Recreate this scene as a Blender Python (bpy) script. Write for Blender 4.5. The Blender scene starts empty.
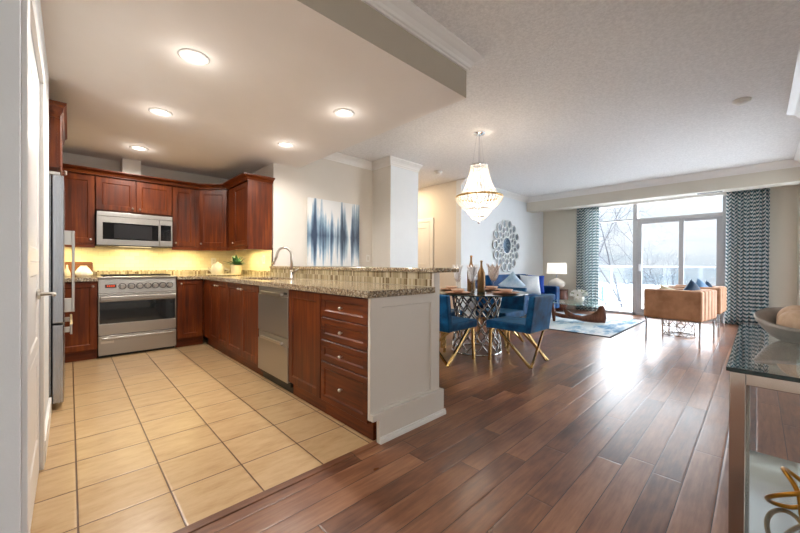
import bpy, bmesh, math, random
from mathutils import Vector, Matrix, Euler
C = bpy.context.scene.collection
SC = bpy.context.scene
PI = math.pi
random.seed(7)

# ------------------------------------------------------------------ camera
f_px, cam_h = 343.71, 1.093
ya, pit, rol = math.radians(46.124), math.radians(-0.248), math.radians(-0.265)
F = Vector((math.cos(ya), math.sin(ya), 0)); R = Vector((math.sin(ya), -math.cos(ya), 0)); U = Vector((0, 0, 1))
F2 = F*math.cos(pit) + U*math.sin(pit); U2 = U*math.cos(pit) - F*math.sin(pit)
R3 = R*math.cos(rol) - U2*math.sin(rol); U3 = U2*math.cos(rol) + R*math.sin(rol)
cd = bpy.data.cameras.new('camera'); cam = bpy.data.objects.new('camera', cd); C.objects.link(cam)
m = Matrix((R3, U3, -F2)).transposed().to_4x4(); m.translation = (0, 0, cam_h)
cam.matrix_world = m
cd.sensor_width = 36; cd.lens = 36*f_px/800; cd.clip_start = 0.05; cd.clip_end = 300
SC.camera = cam

# ------------------------------------------------------------------ world, sun, exposure
w = bpy.data.worlds.new('world'); SC.world = w; w.use_nodes = True
wn = w.node_tree; wn.nodes.clear()
wo = wn.nodes.new('ShaderNodeOutputWorld'); wb = wn.nodes.new('ShaderNodeBackground')
wtc = wn.nodes.new('ShaderNodeTexCoord'); wnz = wn.nodes.new('ShaderNodeTexNoise'); wmp = wn.nodes.new('ShaderNodeMapping')
wr = wn.nodes.new('ShaderNodeValToRGB')
wmp.inputs['Scale'].default_value = (2, 2, 14); wnz.inputs['Scale'].default_value = 2.2; wnz.inputs['Detail'].default_value = 4
wr.color_ramp.elements[0].position = 0.35; wr.color_ramp.elements[0].color = (0.76, 0.86, 0.93, 1)
wr.color_ramp.elements[1].position = 0.6; wr.color_ramp.elements[1].color = (0.93, 0.97, 1.0, 1)
wn.links.new(wtc.outputs['Generated'], wmp.inputs['Vector']); wn.links.new(wmp.outputs[0], wnz.inputs['Vector'])
wn.links.new(wnz.outputs['Fac'], wr.inputs['Fac']); wn.links.new(wr.outputs[0], wb.inputs['Color'])
wsp = wn.nodes.new('ShaderNodeSeparateXYZ'); wn.links.new(wtc.outputs['Generated'], wsp.inputs[0])
wm1 = wn.nodes.new('ShaderNodeMath'); wm1.operation = 'MAXIMUM'; wn.links.new(wsp.outputs[2], wm1.inputs[0]); wm1.inputs[1].default_value = 0.0
wm2 = wn.nodes.new('ShaderNodeMath'); wm2.operation = 'MULTIPLY_ADD'; wn.links.new(wm1.outputs[0], wm2.inputs[0])
wm2.inputs[1].default_value = 1.0; wm2.inputs[2].default_value = 0.40      # overcast sky: zenith brighter than horizon
wn.links.new(wm2.outputs[0], wb.inputs['Strength'])
wn.links.new(wb.outputs[0], wo.inputs['Surface'])

def add_light(name, kind, loc, energy, color=(1, 1, 1), rot=(0, 0, 0), **k):
    l = bpy.data.lights.new(name, kind); l.energy = energy; l.color = color
    for a, v in k.items(): setattr(l, a, v)
    o = bpy.data.objects.new(name, l); o.location = loc; o.rotation_euler = rot; C.objects.link(o)
    return o
sun = add_light('sun', 'SUN', (20, 2, 8), 12.5, (0.96, 0.98, 1.0), angle=math.radians(140))
sun.rotation_euler = Vector((-1.0, 0.10, -0.36)).to_track_quat('-Z', 'Y').to_euler()
SC.view_settings.view_transform = 'Standard'; SC.view_settings.look = 'None'
SC.view_settings.exposure = 1.3; SC.view_settings.gamma = 1.0
SC.view_settings.use_curve_mapping = False

WARM = (1.0, 0.95, 0.89)

# ------------------------------------------------------------------ materials
def lin(c):
    return tuple(((x/255)/12.92 if x/255 <= 0.04045 else ((x/255+0.055)/1.055)**2.4) for x in c)
class NT:
    """tiny node helper"""
    def __init__(s, name):
        s.m = bpy.data.materials.new(name); s.m.use_nodes = True
        s.t = s.m.node_tree; s.t.nodes.clear()
        s.out = s.t.nodes.new('ShaderNodeOutputMaterial')
    def n(s, kind, **props):
        nd = s.t.nodes.new('ShaderNode'+kind)
        for k, v in props.items(): setattr(nd, k, v)
        return nd
    def l(s, a, b): s.t.links.new(a, b)
    def put(s, sock, v):
        if isinstance(v, bpy.types.NodeSocket): s.l(v, sock)
        else: sock.default_value = v
    def math(s, op, a, b=None, c=None):
        nd = s.n('Math', operation=op)
        s.put(nd.inputs[0], a)
        if b is not None: s.put(nd.inputs[1], b)
        if c is not None: s.put(nd.inputs[2], c)
        return nd.outputs[0]
    def coord(s, which='Object'): return s.n('TexCoord').outputs[which]
    def xyz(s, v):
        nd = s.n('SeparateXYZ'); s.l(v, nd.inputs[0]); return nd.outputs
    def vec(s, x, y, z=0.0):
        nd = s.n('CombineXYZ')
        for i, q in enumerate((x, y, z)): s.put(nd.inputs[i], q)
        return nd.outputs[0]
    def noise(s, v, scale=5, detail=3, rough=0.5, stretch=None):
        if stretch:
            mp = s.n('Mapping'); mp.inputs['Scale'].default_value = stretch; s.l(v, mp.inputs[0]); v = mp.outputs[0]
        nd = s.n('TexNoise'); s.l(v, nd.inputs['Vector'])
        nd.inputs['Scale'].default_value = scale; nd.inputs['Detail'].default_value = detail; nd.inputs['Roughness'].default_value = rough
        return nd.outputs['Fac']
    def white(s, v):
        nd = s.n('TexWhiteNoise', noise_dimensions='3D'); s.l(v, nd.inputs['Vector']); return nd.outputs['Value']
    def ramp(s, fac, stops, interp='LINEAR'):
        nd = s.n('ValToRGB'); cr = nd.color_ramp; cr.interpolation = interp
        while len(cr.elements) < len(stops): cr.elements.new(0.5)
        for e, (p, c) in zip(cr.elements, stops): e.position = p; e.color = (*lin(c), 1)
        s.put(nd.inputs[0], fac); return nd.outputs[0]
    def mix(s, fac, a, b, mode='MIX'):
        nd = s.n('Mix', data_type='RGBA', blend_type=mode)
        s.put(nd.inputs[0], fac)
        for i, q in ((6, a), (7, b)):
            if isinstance(q, tuple): nd.inputs[i].default_value = (*lin(q), 1)
            else: s.l(q, nd.inputs[i])
        return nd.outputs[2]
    def bump(s, h, strength=0.2, dist=0.01):
        nd = s.n('Bump'); nd.inputs['Strength'].default_value = strength; nd.inputs['Distance'].default_value = dist
        s.l(h, nd.inputs['Height']); return nd.outputs[0]
    def bsdf(s, color, rough=0.5, metal=0.0, normal=None, **k):
        b = s.n('BsdfPrincipled')
        if isinstance(color, tuple): b.inputs['Base Color'].default_value = (*lin(color), 1)
        else: s.l(color, b.inputs['Base Color'])
        s.put(b.inputs['Roughness'], rough); b.inputs['Metallic'].default_value = metal
        if normal is not None: s.l(normal, b.inputs['Normal'])
        for a, v in k.items(): s.put(b.inputs[a.replace('_', ' ')], v)
        s.l(b.outputs[0], s.out.inputs[0]); return b
M = {}
def simple(name, col, rough=0.5, metal=0.0, **k):
    t = NT(name); t.bsdf(col, rough, metal, **k); M[name] = t.m
def mottled(name, col, rough=0.5, metal=0.0, amt=10, scale=6, bump=0.0, bscale=60, **k):
    t = NT(name); v = t.coord()
    c = t.ramp(t.noise(v, scale, 3), [(0.3, tuple(max(0, x-amt) for x in col)), (0.7, tuple(min(255, x+amt) for x in col))])
    nm = t.bump(t.noise(v, bscale, 2), bump, 0.004) if bump else None
    t.bsdf(c, rough, metal, nm, **k); M[name] = t.m
mottled('wall_paint', (226, 219, 208), 0.75, amt=1, bump=0.05, bscale=150)
mottled('wall_light', (230, 234, 236), 0.7, amt=1, bump=0.05, bscale=150)
mottled('wall_greige', (222, 216, 202), 0.75, amt=1, bump=0.05, bscale=150)
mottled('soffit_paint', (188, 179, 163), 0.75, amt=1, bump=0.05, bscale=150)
mottled('kitchen_ceiling', (236, 230, 224), 0.8, amt=1)
mottled('white_trim', (240, 238, 234), 0.35, amt=1)
mottled('panel_paint', (222, 215, 205), 0.4, amt=1)
mottled('door_white', (238, 236, 233), 0.35, amt=1)
t = NT('popcorn_ceiling'); v = t.coord()
t.bsdf(t.ramp(t.noise(v, 45, 3, 0.7), [(0.35, (226, 224, 222)), (0.65, (242, 240, 238))]), 0.9, 0, t.bump(t.noise(v, 55, 4, 0.7), 0.35, 0.012)); M['popcorn'] = t.m

def wood(name, dark, mid, light, axis='z', rough=0.4, scale=1.0, coat=0.06):
    t = NT(name); v = t.coord()
    st = {'x': (1.2, 22, 22), 'y': (22, 1.2, 22), 'z': (22, 22, 1.2)}[axis]
    n1 = t.noise(v, 1.6*scale, 5, 0.6, st); n2 = t.noise(v, 2.2, 2, 0.5)
    fac = t.math('ADD', t.math('MULTIPLY', n1, 0.6), t.math('MULTIPLY', n2, 0.4))
    t.bsdf(t.ramp(fac, [(0.32, dark), (0.5, mid), (0.68, light)]), rough, 0, t.bump(n1, 0.05, 0.002), Coat_Weight=coat, Coat_Roughness=0.15, Specular_IOR_Level=0.3)
    M[name] = t.m
wood('cherry', (58, 21, 5), (96, 40, 9), (132, 64, 18), 'z')
wood('cherry_h', (58, 21, 5), (96, 40, 9), (132, 64, 18), 'y')
wood('cherry_x', (58, 21, 5), (96, 40, 9), (132, 64, 18), 'x')
wood('walnut', (70, 36, 24), (100, 56, 38), (128, 78, 54), 'z')
wood('board_wood', (80, 44, 16), (108, 62, 24), (130, 78, 34), 'x', 0.45, coat=0)
wood('copper_wood', (140, 88, 56), (178, 122, 84), (208, 158, 120), 'x', 0.35)
wood('ball_wood', (188, 156, 128), (210, 182, 156), (226, 204, 182), 'z', 0.5, coat=0)

# hardwood planks along X
t = NT('hardwood'); v = t.coord(); X, Y, Z = t.xyz(v)
PW, PL = 0.127, 1.25
yr = t.math('DIVIDE', Y, PW); row = t.math('FLOOR', yr); fy = t.math('SUBTRACT', yr, row)
sh = t.math('MULTIPLY', t.white(t.vec(row, 3.3)), 7.0)
xr = t.math('ADD', t.math('DIVIDE', X, PL), sh); col = t.math('FLOOR', xr); fx = t.math('SUBTRACT', xr, col)
pid = t.white(t.vec(row, col, 1.7))
gv = t.vec(t.math('ADD', X, t.math('MULTIPLY', pid, 31.0)), Y, pid)
grain = t.noise(gv, 3.0, 6, 0.62, (1.6, 16, 1)); blot = t.noise(gv, 3.2, 3, 0.55, (1.0, 2.2, 1))
fac = t.math('ADD', t.math('ADD', t.math('MULTIPLY', grain, 0.40), t.math('MULTIPLY', blot, 0.42)), t.math('MULTIPLY', pid, 0.24))
wc = t.ramp(fac, [(0.28, (52, 28, 17)), (0.42, (92, 55, 36)), (0.56, (126, 82, 56)), (0.74, (158, 112, 80))])
ey = t.math('MINIMUM', fy, t.math('SUBTRACT', 1.0, fy)); ex = t.math('MULTIPLY', t.math('MINIMUM', fx, t.math('SUBTRACT', 1.0, fx)), PL/PW)
edge = t.math('MINIMUM', ey, ex)
gap = t.math('LESS_THAN', edge, 0.012)
hgt = t.math('ADD', t.math('MINIMUM', t.math('MULTIPLY', edge, 14.0), 1.0), t.math('MULTIPLY', t.noise(gv, 5, 2, 0.5, (1.2, 5, 1)), 0.5))
t.bsdf(t.mix(gap, wc, (22, 11, 8)), t.math('ADD', 0.24, t.math('MULTIPLY', blot, 0.14)), 0, t.bump(hgt, 0.28, 0.003), Specular_IOR_Level=0.6)
M['hardwood'] = t.m

# ceramic floor tile
t = NT('floor_tile'); v = t.coord(); X, Y, Z = t.xyz(v)
def tile_id(t, a, size, off):
    r = t.math('DIVIDE', t.math('SUBTRACT', a, off), size); i = t.math('FLOOR', r); fr = t.math('SUBTRACT', r, i)
    return i, t.math('MINIMUM', fr, t.math('SUBTRACT', 1.0, fr))
ix, ex = tile_id(t, X, 0.325, 0.026); iy, ey = tile_id(t, Y, 0.326, 1.943)
pid = t.white(t.vec(ix, iy)); e = t.math('MINIMUM', ex, ey)
gv = t.vec(t.math('ADD', X, t.math('MULTIPLY', pid, 9.0)), Y, pid)
vein = t.noise(gv, 4.0, 7, 0.68, (1.4, 4.5, 1)); cl = t.noise(gv, 3, 2)
tc = t.ramp(t.math('ADD', t.math('MULTIPLY', vein, 0.85), t.math('MULTIPLY', cl, 0.15)), [(0.28, (164, 128, 88)), (0.40, (187, 153, 111)), (0.54, (198, 167, 125)), (0.75, (208, 180, 140))])
tc = t.mix(t.math('MULTIPLY', pid, 0.12), tc, (184, 148, 106))
t.bsdf(t.mix(t.math('LESS_THAN', e, 0.011), tc, (92, 62, 42)), 0.28, 0, t.bump(t.math('MINIMUM', t.math('MULTIPLY', e, 30.0), 1.0), 0.4, 0.003))
M['floor_tile'] = t.m

# granite
t = NT('granite'); v = t.coord()
vo = t.n('TexVoronoi'); vo.inputs['Scale'].default_value = 95; t.l(v, vo.inputs['Vector'])
sp = t.xyz(vo.outputs['Color'])[0]
g1 = t.ramp(sp, [(0.0, (46, 38, 34)), (0.2, (92, 74, 58)), (0.36, (150, 128, 100)), (0.6, (186, 168, 140)), (0.8, (212, 202, 182)), (0.93, (132, 96, 64))], 'CONSTANT')
g2 = t.ramp(t.noise(v, 130, 2, 0.6), [(0.36, (70, 58, 48)), (0.5, (176, 156, 128)), (0.64, (206, 194, 172))])
t.bsdf(t.mix(0.38, g1, g2), 0.12); M['granite'] = t.m

# mosaic of upright glass and stone tiles; axis = horizontal run direction
def mosaic(name, axis):
    t = NT(name); v = t.coord(); P = t.xyz(v); a = P[axis]; Z = P[2]
    rz = t.math('DIVIDE', Z, 0.052); r = t.math('FLOOR', rz); fz = t.math('SUBTRACT', rz, r)
    ra = t.math('ADD', t.math('DIVIDE', a, 0.021), t.math('MULTIPLY', t.white(t.vec(r, 1.1)), 3.0)); c = t.math('FLOOR', ra); fa = t.math('SUBTRACT', ra, c)
    pid = t.white(t.vec(c, r, 0.4))
    tc = t.ramp(pid, [(0.0, (118, 100, 74)), (0.16, (158, 144, 114)), (0.34, (182, 168, 138)), (0.5, (142, 128, 98)), (0.66, (192, 180, 152)), (0.85, (168, 152, 122))], 'CONSTANT')
    gp = t.math('MAXIMUM', t.math('LESS_THAN', fa, 0.10), t.math('LESS_THAN', fz, 0.05))
    rough = t.math('ADD', 0.12, t.math('MULTIPLY', pid, 0.3))
    t.bsdf(t.mix(gp, tc, (184, 174, 150)), rough, 0, t.bump(t.math('SUBTRACT', 1.0, gp), 0.3, 0.002)); M[name] = t.m
mosaic('mosaic_x', 0); mosaic('mosaic_y', 1)
def cream(name, axis):
    t = NT(name); v = t.coord(); P = t.xyz(v); a = P[axis]; Z = P[2]
    rz = t.math('DIVIDE', Z, 0.052); r = t.math('FLOOR', rz); fz = t.math('SUBTRACT', rz, r)
    ra = t.math('ADD', t.math('DIVIDE', a, 0.105), t.math('MULTIPLY', r, 0.5)); c = t.math('FLOOR', ra); fa = t.math('SUBTRACT', ra, c)
    pid = t.white(t.vec(c, r, 0.4))
    gp = t.math('MAXIMUM', t.math('LESS_THAN', fa, 0.03), t.math('LESS_THAN', fz, 0.06))
    t.bsdf(t.mix(gp, t.ramp(pid, [(0, (226, 212, 174)), (1, (238, 226, 192))]), (214, 198, 158)), 0.35, 0, t.bump(t.math('SUBTRACT', 1.0, gp), 0.25, 0.002)); M[name] = t.m
cream('cream_x', 0); cream('cream_y', 1)

def brushed(name, col, axis, rough=0.3):
    t = NT(name); v = t.coord(); st = [3, 3, 3]; st = [220 if i != axis else 2 for i in range(3)]
    n = t.noise(v, 1, 3, 0.6, tuple(st))
    t.bsdf(col, t.math('ADD', rough-0.06, t.math('MULTIPLY', n, 0.14)), 0.95, t.bump(n, 0.008, 0.001)); M[name] = t.m
brushed('stainless', (176, 172, 166), 0, 0.32); brushed('stainless_y', (176, 172, 166), 1, 0.36); brushed('stainless_z', (172, 174, 178), 2, 0.25)
simple('nickel', (205, 200, 192), 0.28, 1.0); simple('chrome', (225, 226, 230), 0.08, 1.0); simple('gold', (196, 162, 104), 0.24, 1.0)
simple('brass', (168, 118, 46), 0.3, 1.0); simple('antique_gold', (136, 104, 68), 0.4, 0.7)
simple('lattice_metal', (172, 168, 164), 0.14, 1.0)
simple('steel_brown', (150, 134, 122), 0.2, 1.0)
simple('black_glass', (10, 11, 13), 0.05); simple('black', (16, 15, 15), 0.4); simple('dark_gap', (28, 20, 16), 0.8)
simple('oven_glass', (24, 30, 32), 0.04, Specular_IOR_Level=0.8)
simple('microwave_glass', (44, 44, 46), 0.08)
simple('ceramic_white', (226, 220, 208), 0.2); simple('ceramic_cream', (214, 202, 168), 0.3)
simple('plastic_white', (236, 233, 226), 0.4)
simple('window_frame', (194, 197, 202), 0.4); simple('window_frame_light', (232, 234, 238), 0.4)
mottled('snow', (240, 243, 247), 0.8, amt=4, scale=2)
mottled('balcony_floor', (232, 234, 236), 0.8, amt=4, scale=3)
mottled('bark', (86, 88, 96), 0.9, amt=14, scale=10)
simple('bluegrey', (120, 150, 170), 0.6)
mottled('grey_stone', (164, 158, 152), 0.5, amt=14, scale=14, bump=0.1)
simple('napkin_pink', (250, 238, 232), 0.8); simple('bowl_pale', (206, 174, 150), 0.4); simple('napkin_white', (238, 236, 236), 0.8)
mottled('leaf', (58, 98, 62), 0.5, amt=16, scale=30); simple('petal', (246, 246, 242), 0.6); simple('stamen', (120, 140, 50), 0.6)
simple('shade', (246, 242, 236), 0.7, Emission_Color=(1.0, 0.9, 0.8, 1), Emission_Strength=0.35)
simple('red_led', (60, 20, 14), 0.3)

def velvet(name, dark, light, sheen):
    t = NT(name); v = t.coord()
    n = t.noise(v, 5, 4, 0.6); n2 = t.noise(v, 90, 2)
    t.bsdf(t.ramp(n, [(0.35, dark), (0.68, light)]), 0.55, 0, t.bump(n2, 0.12, 0.002), Specular_IOR_Level=0.15, Sheen_Weight=0.22, Sheen_Roughness=0.4, Sheen_Tint=(*lin(sheen), 1)); M[name] = t.m
velvet('velvet_teal', (3, 40, 74), (22, 96, 146), (130, 190, 225))  # lighter tone painted in for the highlights on the chairs
velvet('velvet_blue', (4, 44, 86), (14, 78, 134), (110, 170, 230))
velvet('velvet_royal', (14, 50, 140), (24, 74, 176), (120, 160, 240))
velvet('velvet_navy', (18, 42, 66), (30, 62, 92), (120, 150, 180))
velvet('velvet_tan', (160, 118, 88), (194, 150, 118), (240, 206, 176))
velvet('cushion_light', (196, 204, 210), (230, 232, 234), (240, 240, 240))
velvet('cushion_iceblue', (150, 186, 210), (222, 234, 242), (240, 250, 255))
velvet('cushion_greyblue', (84, 120, 156), (134, 164, 192), (200, 220, 240))
velvet('cushion_beige', (190, 178, 146), (222, 212, 186), (240, 230, 210))

def thin_glass(name, tint, refl=0.08, rough=0.0):
    t = NT(name); tr = t.n('BsdfTransparent'); tr.inputs[0].default_value = (*tint, 1)
    gl = t.n('BsdfGlossy'); gl.inputs['Roughness'].default_value = rough; gl.inputs['Color'].default_value = (1, 1, 1, 1)
    lw = t.n('LayerWeight'); lw.inputs['Blend'].default_value = 0.5
    fac = t.math('ADD', refl, t.math('MULTIPLY', t.math('POWER', lw.outputs['Facing'], 4.0), 0.75))
    mx = t.n('MixShader'); t.l(fac, mx.inputs[0]); t.l(tr.outputs[0], mx.inputs[1]); t.l(gl.outputs[0], mx.inputs[2])
    t.l(mx.outputs[0], t.out.inputs[0]); M[name] = t.m
thin_glass('pane', (0.97, 0.985, 1.0), 0.02); thin_glass('table_glass', (0.82, 0.92, 0.90), 0.10)
thin_glass('console_glass', (0.74, 0.85, 0.87), 0.14); thin_glass('wine_glass', (0.95, 0.95, 0.96), 0.10)
thin_glass('rail_glass', (0.90, 0.94, 0.97), 0.03)
simple('glass_edge', (18, 42, 44), 0.1)
simple('shelf_mirror', (196, 206, 206), 0.06, 0.75)
t = NT('mirror_blue'); v = t.coord(); t.bsdf(t.ramp(t.noise(v, 26, 3, 0.6), [(0.38, (54, 92, 130)), (0.62, (190, 206, 222))]), 0.12, 0.9); M['mirror_blue'] = t.m
simple('mirror_silver', (232, 234, 234), 0.3, 0.15)
simple('console_metal', (186, 178, 172), 0.12, 1.0)
simple('mirror_edge', (112, 122, 130), 0.35, 0.2)

# crystal: partly lets the bulb light through, partly sparkles
t = NT('crystal'); a = t.n('BsdfTranslucent'); a.inputs[0].default_value = (1, 0.97, 0.93, 1)
b = t.n('BsdfGlossy'); b.inputs['Roughness'].default_value = 0.08
c_ = t.n('BsdfTransparent'); m1 = t.n('MixShader'); m2 = t.n('MixShader')
m1.inputs[0].default_value = 0.35; m2.inputs[0].default_value = 0.30
t.l(a.outputs[0], m1.inputs[1]); t.l(b.outputs[0], m1.inputs[2]); t.l(m1.outputs[0], m2.inputs[1]); t.l(c_.outputs[0], m2.inputs[2]); t.l(m2.outputs[0], t.out.inputs[0])
M['crystal'] = t.m
def emit(name, col, strength):
    t = NT(name); e = t.n('Emission'); e.inputs[0].default_value = (*col, 1); e.inputs[1].default_value = strength
    t.l(e.outputs[0], t.out.inputs[0]); M[name] = t.m
emit('lamp_glow', (1.0, 0.88, 0.72), 5.0); emit('bulb_glow', (1.0, 0.80, 0.55), 2.5); emit('led_red', (1.0, 0.12, 0.05), 0.6)
emit('strip_glow', (1.0, 0.78, 0.42), 0.7)

# chevron curtain (uv in metres)
t = NT('chevron'); P = t.xyz(t.coord('UV'))
zz = t.math('ABSOLUTE', t.math('SUBTRACT', t.math('FRACT', t.math('DIVIDE', P[0], 0.135)), 0.5))
ph = t.math('FRACT', t.math('DIVIDE', t.math('ADD', P[1], t.math('MULTIPLY', zz, 0.15)), 0.068))
cc = t.mix(t.math('LESS_THAN', ph, 0.5), (240, 244, 244), (66, 108, 120)); b = t.bsdf(cc, 0.85)
tl = t.n('BsdfTranslucent'); t.l(cc, tl.inputs[0]); mx_ = t.n('MixShader'); mx_.inputs[0].default_value = 0.42
t.l(b.outputs[0], mx_.inputs[1]); t.l(tl.outputs[0], mx_.inputs[2]); t.l(mx_.outputs[0], t.out.inputs[0]); M['chevron'] = t.m

# abstract painting, local x 0..0.9, z 0..0.97
t = NT('painting'); P = t.xyz(t.coord())
st = t.noise(t.vec(t.math('MULTIPLY', P[0], 15.0), 0.0, t.math('MULTIPLY', P[2], 0.35)), 1.0, 1, 0.5)
fine = t.noise(t.vec(t.math('MULTIPLY', P[0], 34.0), 0.0, t.math('MULTIPLY', P[2], 6.0)), 1.0, 4, 0.6)
dz = t.math('ABSOLUTE', t.math('SUBTRACT', P[2], 0.44))
msk = t.math('SUBTRACT', 1.05, t.math('MULTIPLY', dz, 2.3))
fac = t.math('ADD', t.math('ADD', t.math('MULTIPLY', t.math('SUBTRACT', st, 0.5), 2.3), t.math('MULTIPLY', msk, 0.72)), t.math('MULTIPLY', t.math('SUBTRACT', fine, 0.5), 0.45))
blue = t.ramp(fac, [(0.12, (236, 236, 234)), (0.34, (176, 194, 206)), (0.55, (118, 138, 156)), (0.85, (62, 76, 94))])
t.bsdf(t.mix(t.math('MULTIPLY', t.math('LESS_THAN', P[0], 0.42), 0.3), blue, t.ramp(fac, [(0.12, (238, 238, 236)), (0.4, (120, 168, 200)), (0.75, (30, 66, 110))])), 0.6); M['painting'] = t.m

# rug
t = NT('rug'); v = t.coord()
n1 = t.noise(v, 1.1, 5, 0.62, (1.0, 2.6, 1)); n2 = t.noise(v, 14, 3, 0.6)
rc = t.ramp(t.math('ADD', t.math('MULTIPLY', n1, 0.82), t.math('MULTIPLY', n2, 0.18)), [(0.34, (60, 104, 146)), (0.43, (120, 158, 186)), (0.50, (206, 212, 216)), (0.7, (226, 226, 222)), (0.85, (170, 180, 188))])
t.bsdf(rc, 0.95, 0, t.bump(t.noise(v, 300, 2), 0.3, 0.004)); M['rug'] = t.m
simple('rug_edge', (70, 78, 86), 0.9)

# ------------------------------------------------------------------ mesh builder
class MB:
    def __init__(s): s.v = []; s.f = []; s.uv = None; s.smooth = False
    def add(s, vs, fs, xf=None):
        k = len(s.v)
        for p in vs:
            p = Vector(p); s.v.append(xf @ p if xf else p)
        s.f += [tuple(i+k for i in q) for q in fs]; return s
    def box(s, x0, x1, y0, y1, z0, z1, xf=None):
        vs = [(x, y, z) for z in (z0, z1) for y in (y0, y1) for x in (x0, x1)]
        return s.add(vs, [(0, 2, 3, 1), (4, 5, 7, 6), (0, 1, 5, 4), (2, 6, 7, 3), (0, 4, 6, 2), (1, 3, 7, 5)], xf)
    def prism(s, poly, z0, z1, xf=None):
        n = len(poly); vs = [(x, y, z0) for x, y in poly] + [(x, y, z1) for x, y in poly]
        return s.add(vs, [tuple(range(n-1, -1, -1)), tuple(range(n, 2*n))] + [(i, (i+1) % n, n+(i+1) % n, n+i) for i in range(n)], xf)
    def lathe(s, prof, n=24, c=(0, 0, 0), xf=None, sx=1.0, sy=1.0):
        vs = []
        for r, z in prof:
            for i in range(n):
                a = 2*PI*i/n; vs.append((c[0]+r*sx*math.cos(a), c[1]+r*sy*math.sin(a), c[2]+z))
        k = len(prof); fs = [(j*n+i, j*n+(i+1) % n, (j+1)*n+(i+1) % n, (j+1)*n+i) for j in range(k-1) for i in range(n)]
        if prof[0][0] > 1e-6: fs.append(tuple(range(n-1, -1, -1)))
        if prof[-1][0] > 1e-6: fs.append(tuple(range((k-1)*n, k*n)))
        return s.add(vs, fs, xf)
    def tube(s, pts, r, n=8, closed=False, xf=None, caps=True):
        pts = [Vector(p) for p in pts]; N = len(pts); rs = r if isinstance(r, (list, tuple)) else [r]*N
        vs = []; up = None
        for i, p in enumerate(pts):
            if closed: d = pts[(i+1) % N]-pts[i-1]
            else: d = pts[min(i+1, N-1)]-pts[max(i-1, 0)]
            d.normalize()
            if up is None:
                up = Vector((0, 0, 1)) if abs(d.z) < 0.9 else Vector((1, 0, 0))
            a = d.cross(up)
            if a.length < 1e-4: a = d.cross(Vector((0.3, 1, 0.2)))
            a.normalize(); b = a.cross(d); b.normalize(); up = b
            for k in range(n):
                t_ = 2*PI*(k+0.5)/n; vs.append(p+(a*math.cos(t_)+b*math.sin(t_))*rs[i])
        fs = []
        for i in range(N if closed else N-1):
            j = (i+1) % N
            fs += [(i*n+k, i*n+(k+1) % n, j*n+(k+1) % n, j*n+k) for k in range(n)]
        if not closed and caps: fs += [tuple(range(n-1, -1, -1)), tuple(range((N-1)*n, N*n))]
        return s.add(vs, fs, xf)
    def bar(s, a, b, w, xf=None):
        return s.tube([a, b], w*0.7071, 4, xf=xf)
    def sphere(s, c, r, n=16, m=10, sc=(1, 1, 1), xf=None):
        prof = [(max(1e-7, r*math.sin(PI*j/m)), -r*math.cos(PI*j/m)) for j in range(m+1)]
        vs = []; 
        for rr, z in prof:
            for i in range(n):
                a = 2*PI*i/n; vs.append((c[0]+rr*sc[0]*math.cos(a), c[1]+rr*sc[1]*math.sin(a), c[2]+z*sc[2]))
        return s.add(vs, [(j*n+i, j*n+(i+1) % n, (j+1)*n+(i+1) % n, (j+1)*n+i) for j in range(m) for i in range(n)], xf)
    def grid(s, fn, nu, nv, xf=None, closed_u=False):
        vs = [fn(i/nu, j/nv) for j in range(nv+1) for i in range(nu+1)]
        return s.add(vs, [(j*(nu+1)+i, j*(nu+1)+i+1, (j+1)*(nu+1)+i+1, (j+1)*(nu+1)+i) for j in range(nv) for i in range(nu)], xf)
    def panel(s, o, du, dv, dn, W, H, T, rail, rec=0.008, bev=0.008, top=None, bot=None):
        """shaker door slab: origin o, axes du (width) dv (height) dn (out), recessed centre"""
        o, du, dv, dn = map(Vector, (o, du, dv, dn)); top = rail if top is None else top; bot = rail if bot is None else bot
        P = lambda u, v_, n: o+du*u+dv*v_+dn*n
        e = 0.003
        L = [[P(0, 0, 0), P(W, 0, 0), P(W, H, 0), P(0, H, 0)], [P(0, 0, T-e), P(W, 0, T-e), P(W, H, T-e), P(0, H, T-e)],
             [P(e, e, T), P(W-e, e, T), P(W-e, H-e, T), P(e, H-e, T)],
             [P(rail, bot, T), P(W-rail, bot, T), P(W-rail, H-top, T), P(rail, H-top, T)],
             [P(rail+bev, bot+bev, T-rec), P(W-rail-bev, bot+bev, T-rec), P(W-rail-bev, H-top-bev, T-rec), P(rail+bev, H-top-bev, T-rec)]]
        vs = sum(L, []); fs = [(3, 2, 1, 0)]
        for j in range(4): fs += [(j*4+i, j*4+(i+1) % 4, (j+1)*4+(i+1) % 4, (j+1)*4+i) for i in range(4)]
        fs.append((16, 17, 18, 19)); return s.add(vs, fs)
    def build(s, name, mat, parent=None, at=None, bevel=0, seg=2, smooth=False, world=True, solid=0, sub=0):
        """link as ONE mesh object. With a parent and world=True the vertices are world coordinates (parent unrotated)."""
        org = Vector((0, 0, 0))
        if parent is not None and world: org = Vector(parent.location)
        elif at is not None: org = Vector(at)
        me = bpy.data.meshes.new(name); me.from_pydata([tuple(p-org) for p in s.v], [], s.f)
        bm = bmesh.new(); bm.from_mesh(me); bmesh.ops.recalc_face_normals(bm, faces=bm.faces); bm.to_mesh(me); bm.free()
        if s.uv:
            ul = me.uv_layers.new(name='uv')
            for lp in me.loops: ul.data[lp.index].uv = s.uv[lp.vertex_index]
        me.materials.append(M[mat])
        o = bpy.data.objects.new(name, me); C.objects.link(o)
        if parent is not None: o.parent = parent
        elif at is not None: o.location = org
        if solid:
            md = o.modifiers.new('solid', 'SOLIDIFY'); md.thickness = solid; md.offset = 0
        if bevel:
            md = o.modifiers.new('bevel', 'BEVEL'); md.width = bevel; md.segments = seg; md.limit_method = 'ANGLE'; md.angle_limit = math.radians(40)
        if sub:
            md = o.modifiers.new('sub', 'SUBSURF'); md.levels = sub; md.render_levels = sub
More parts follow.
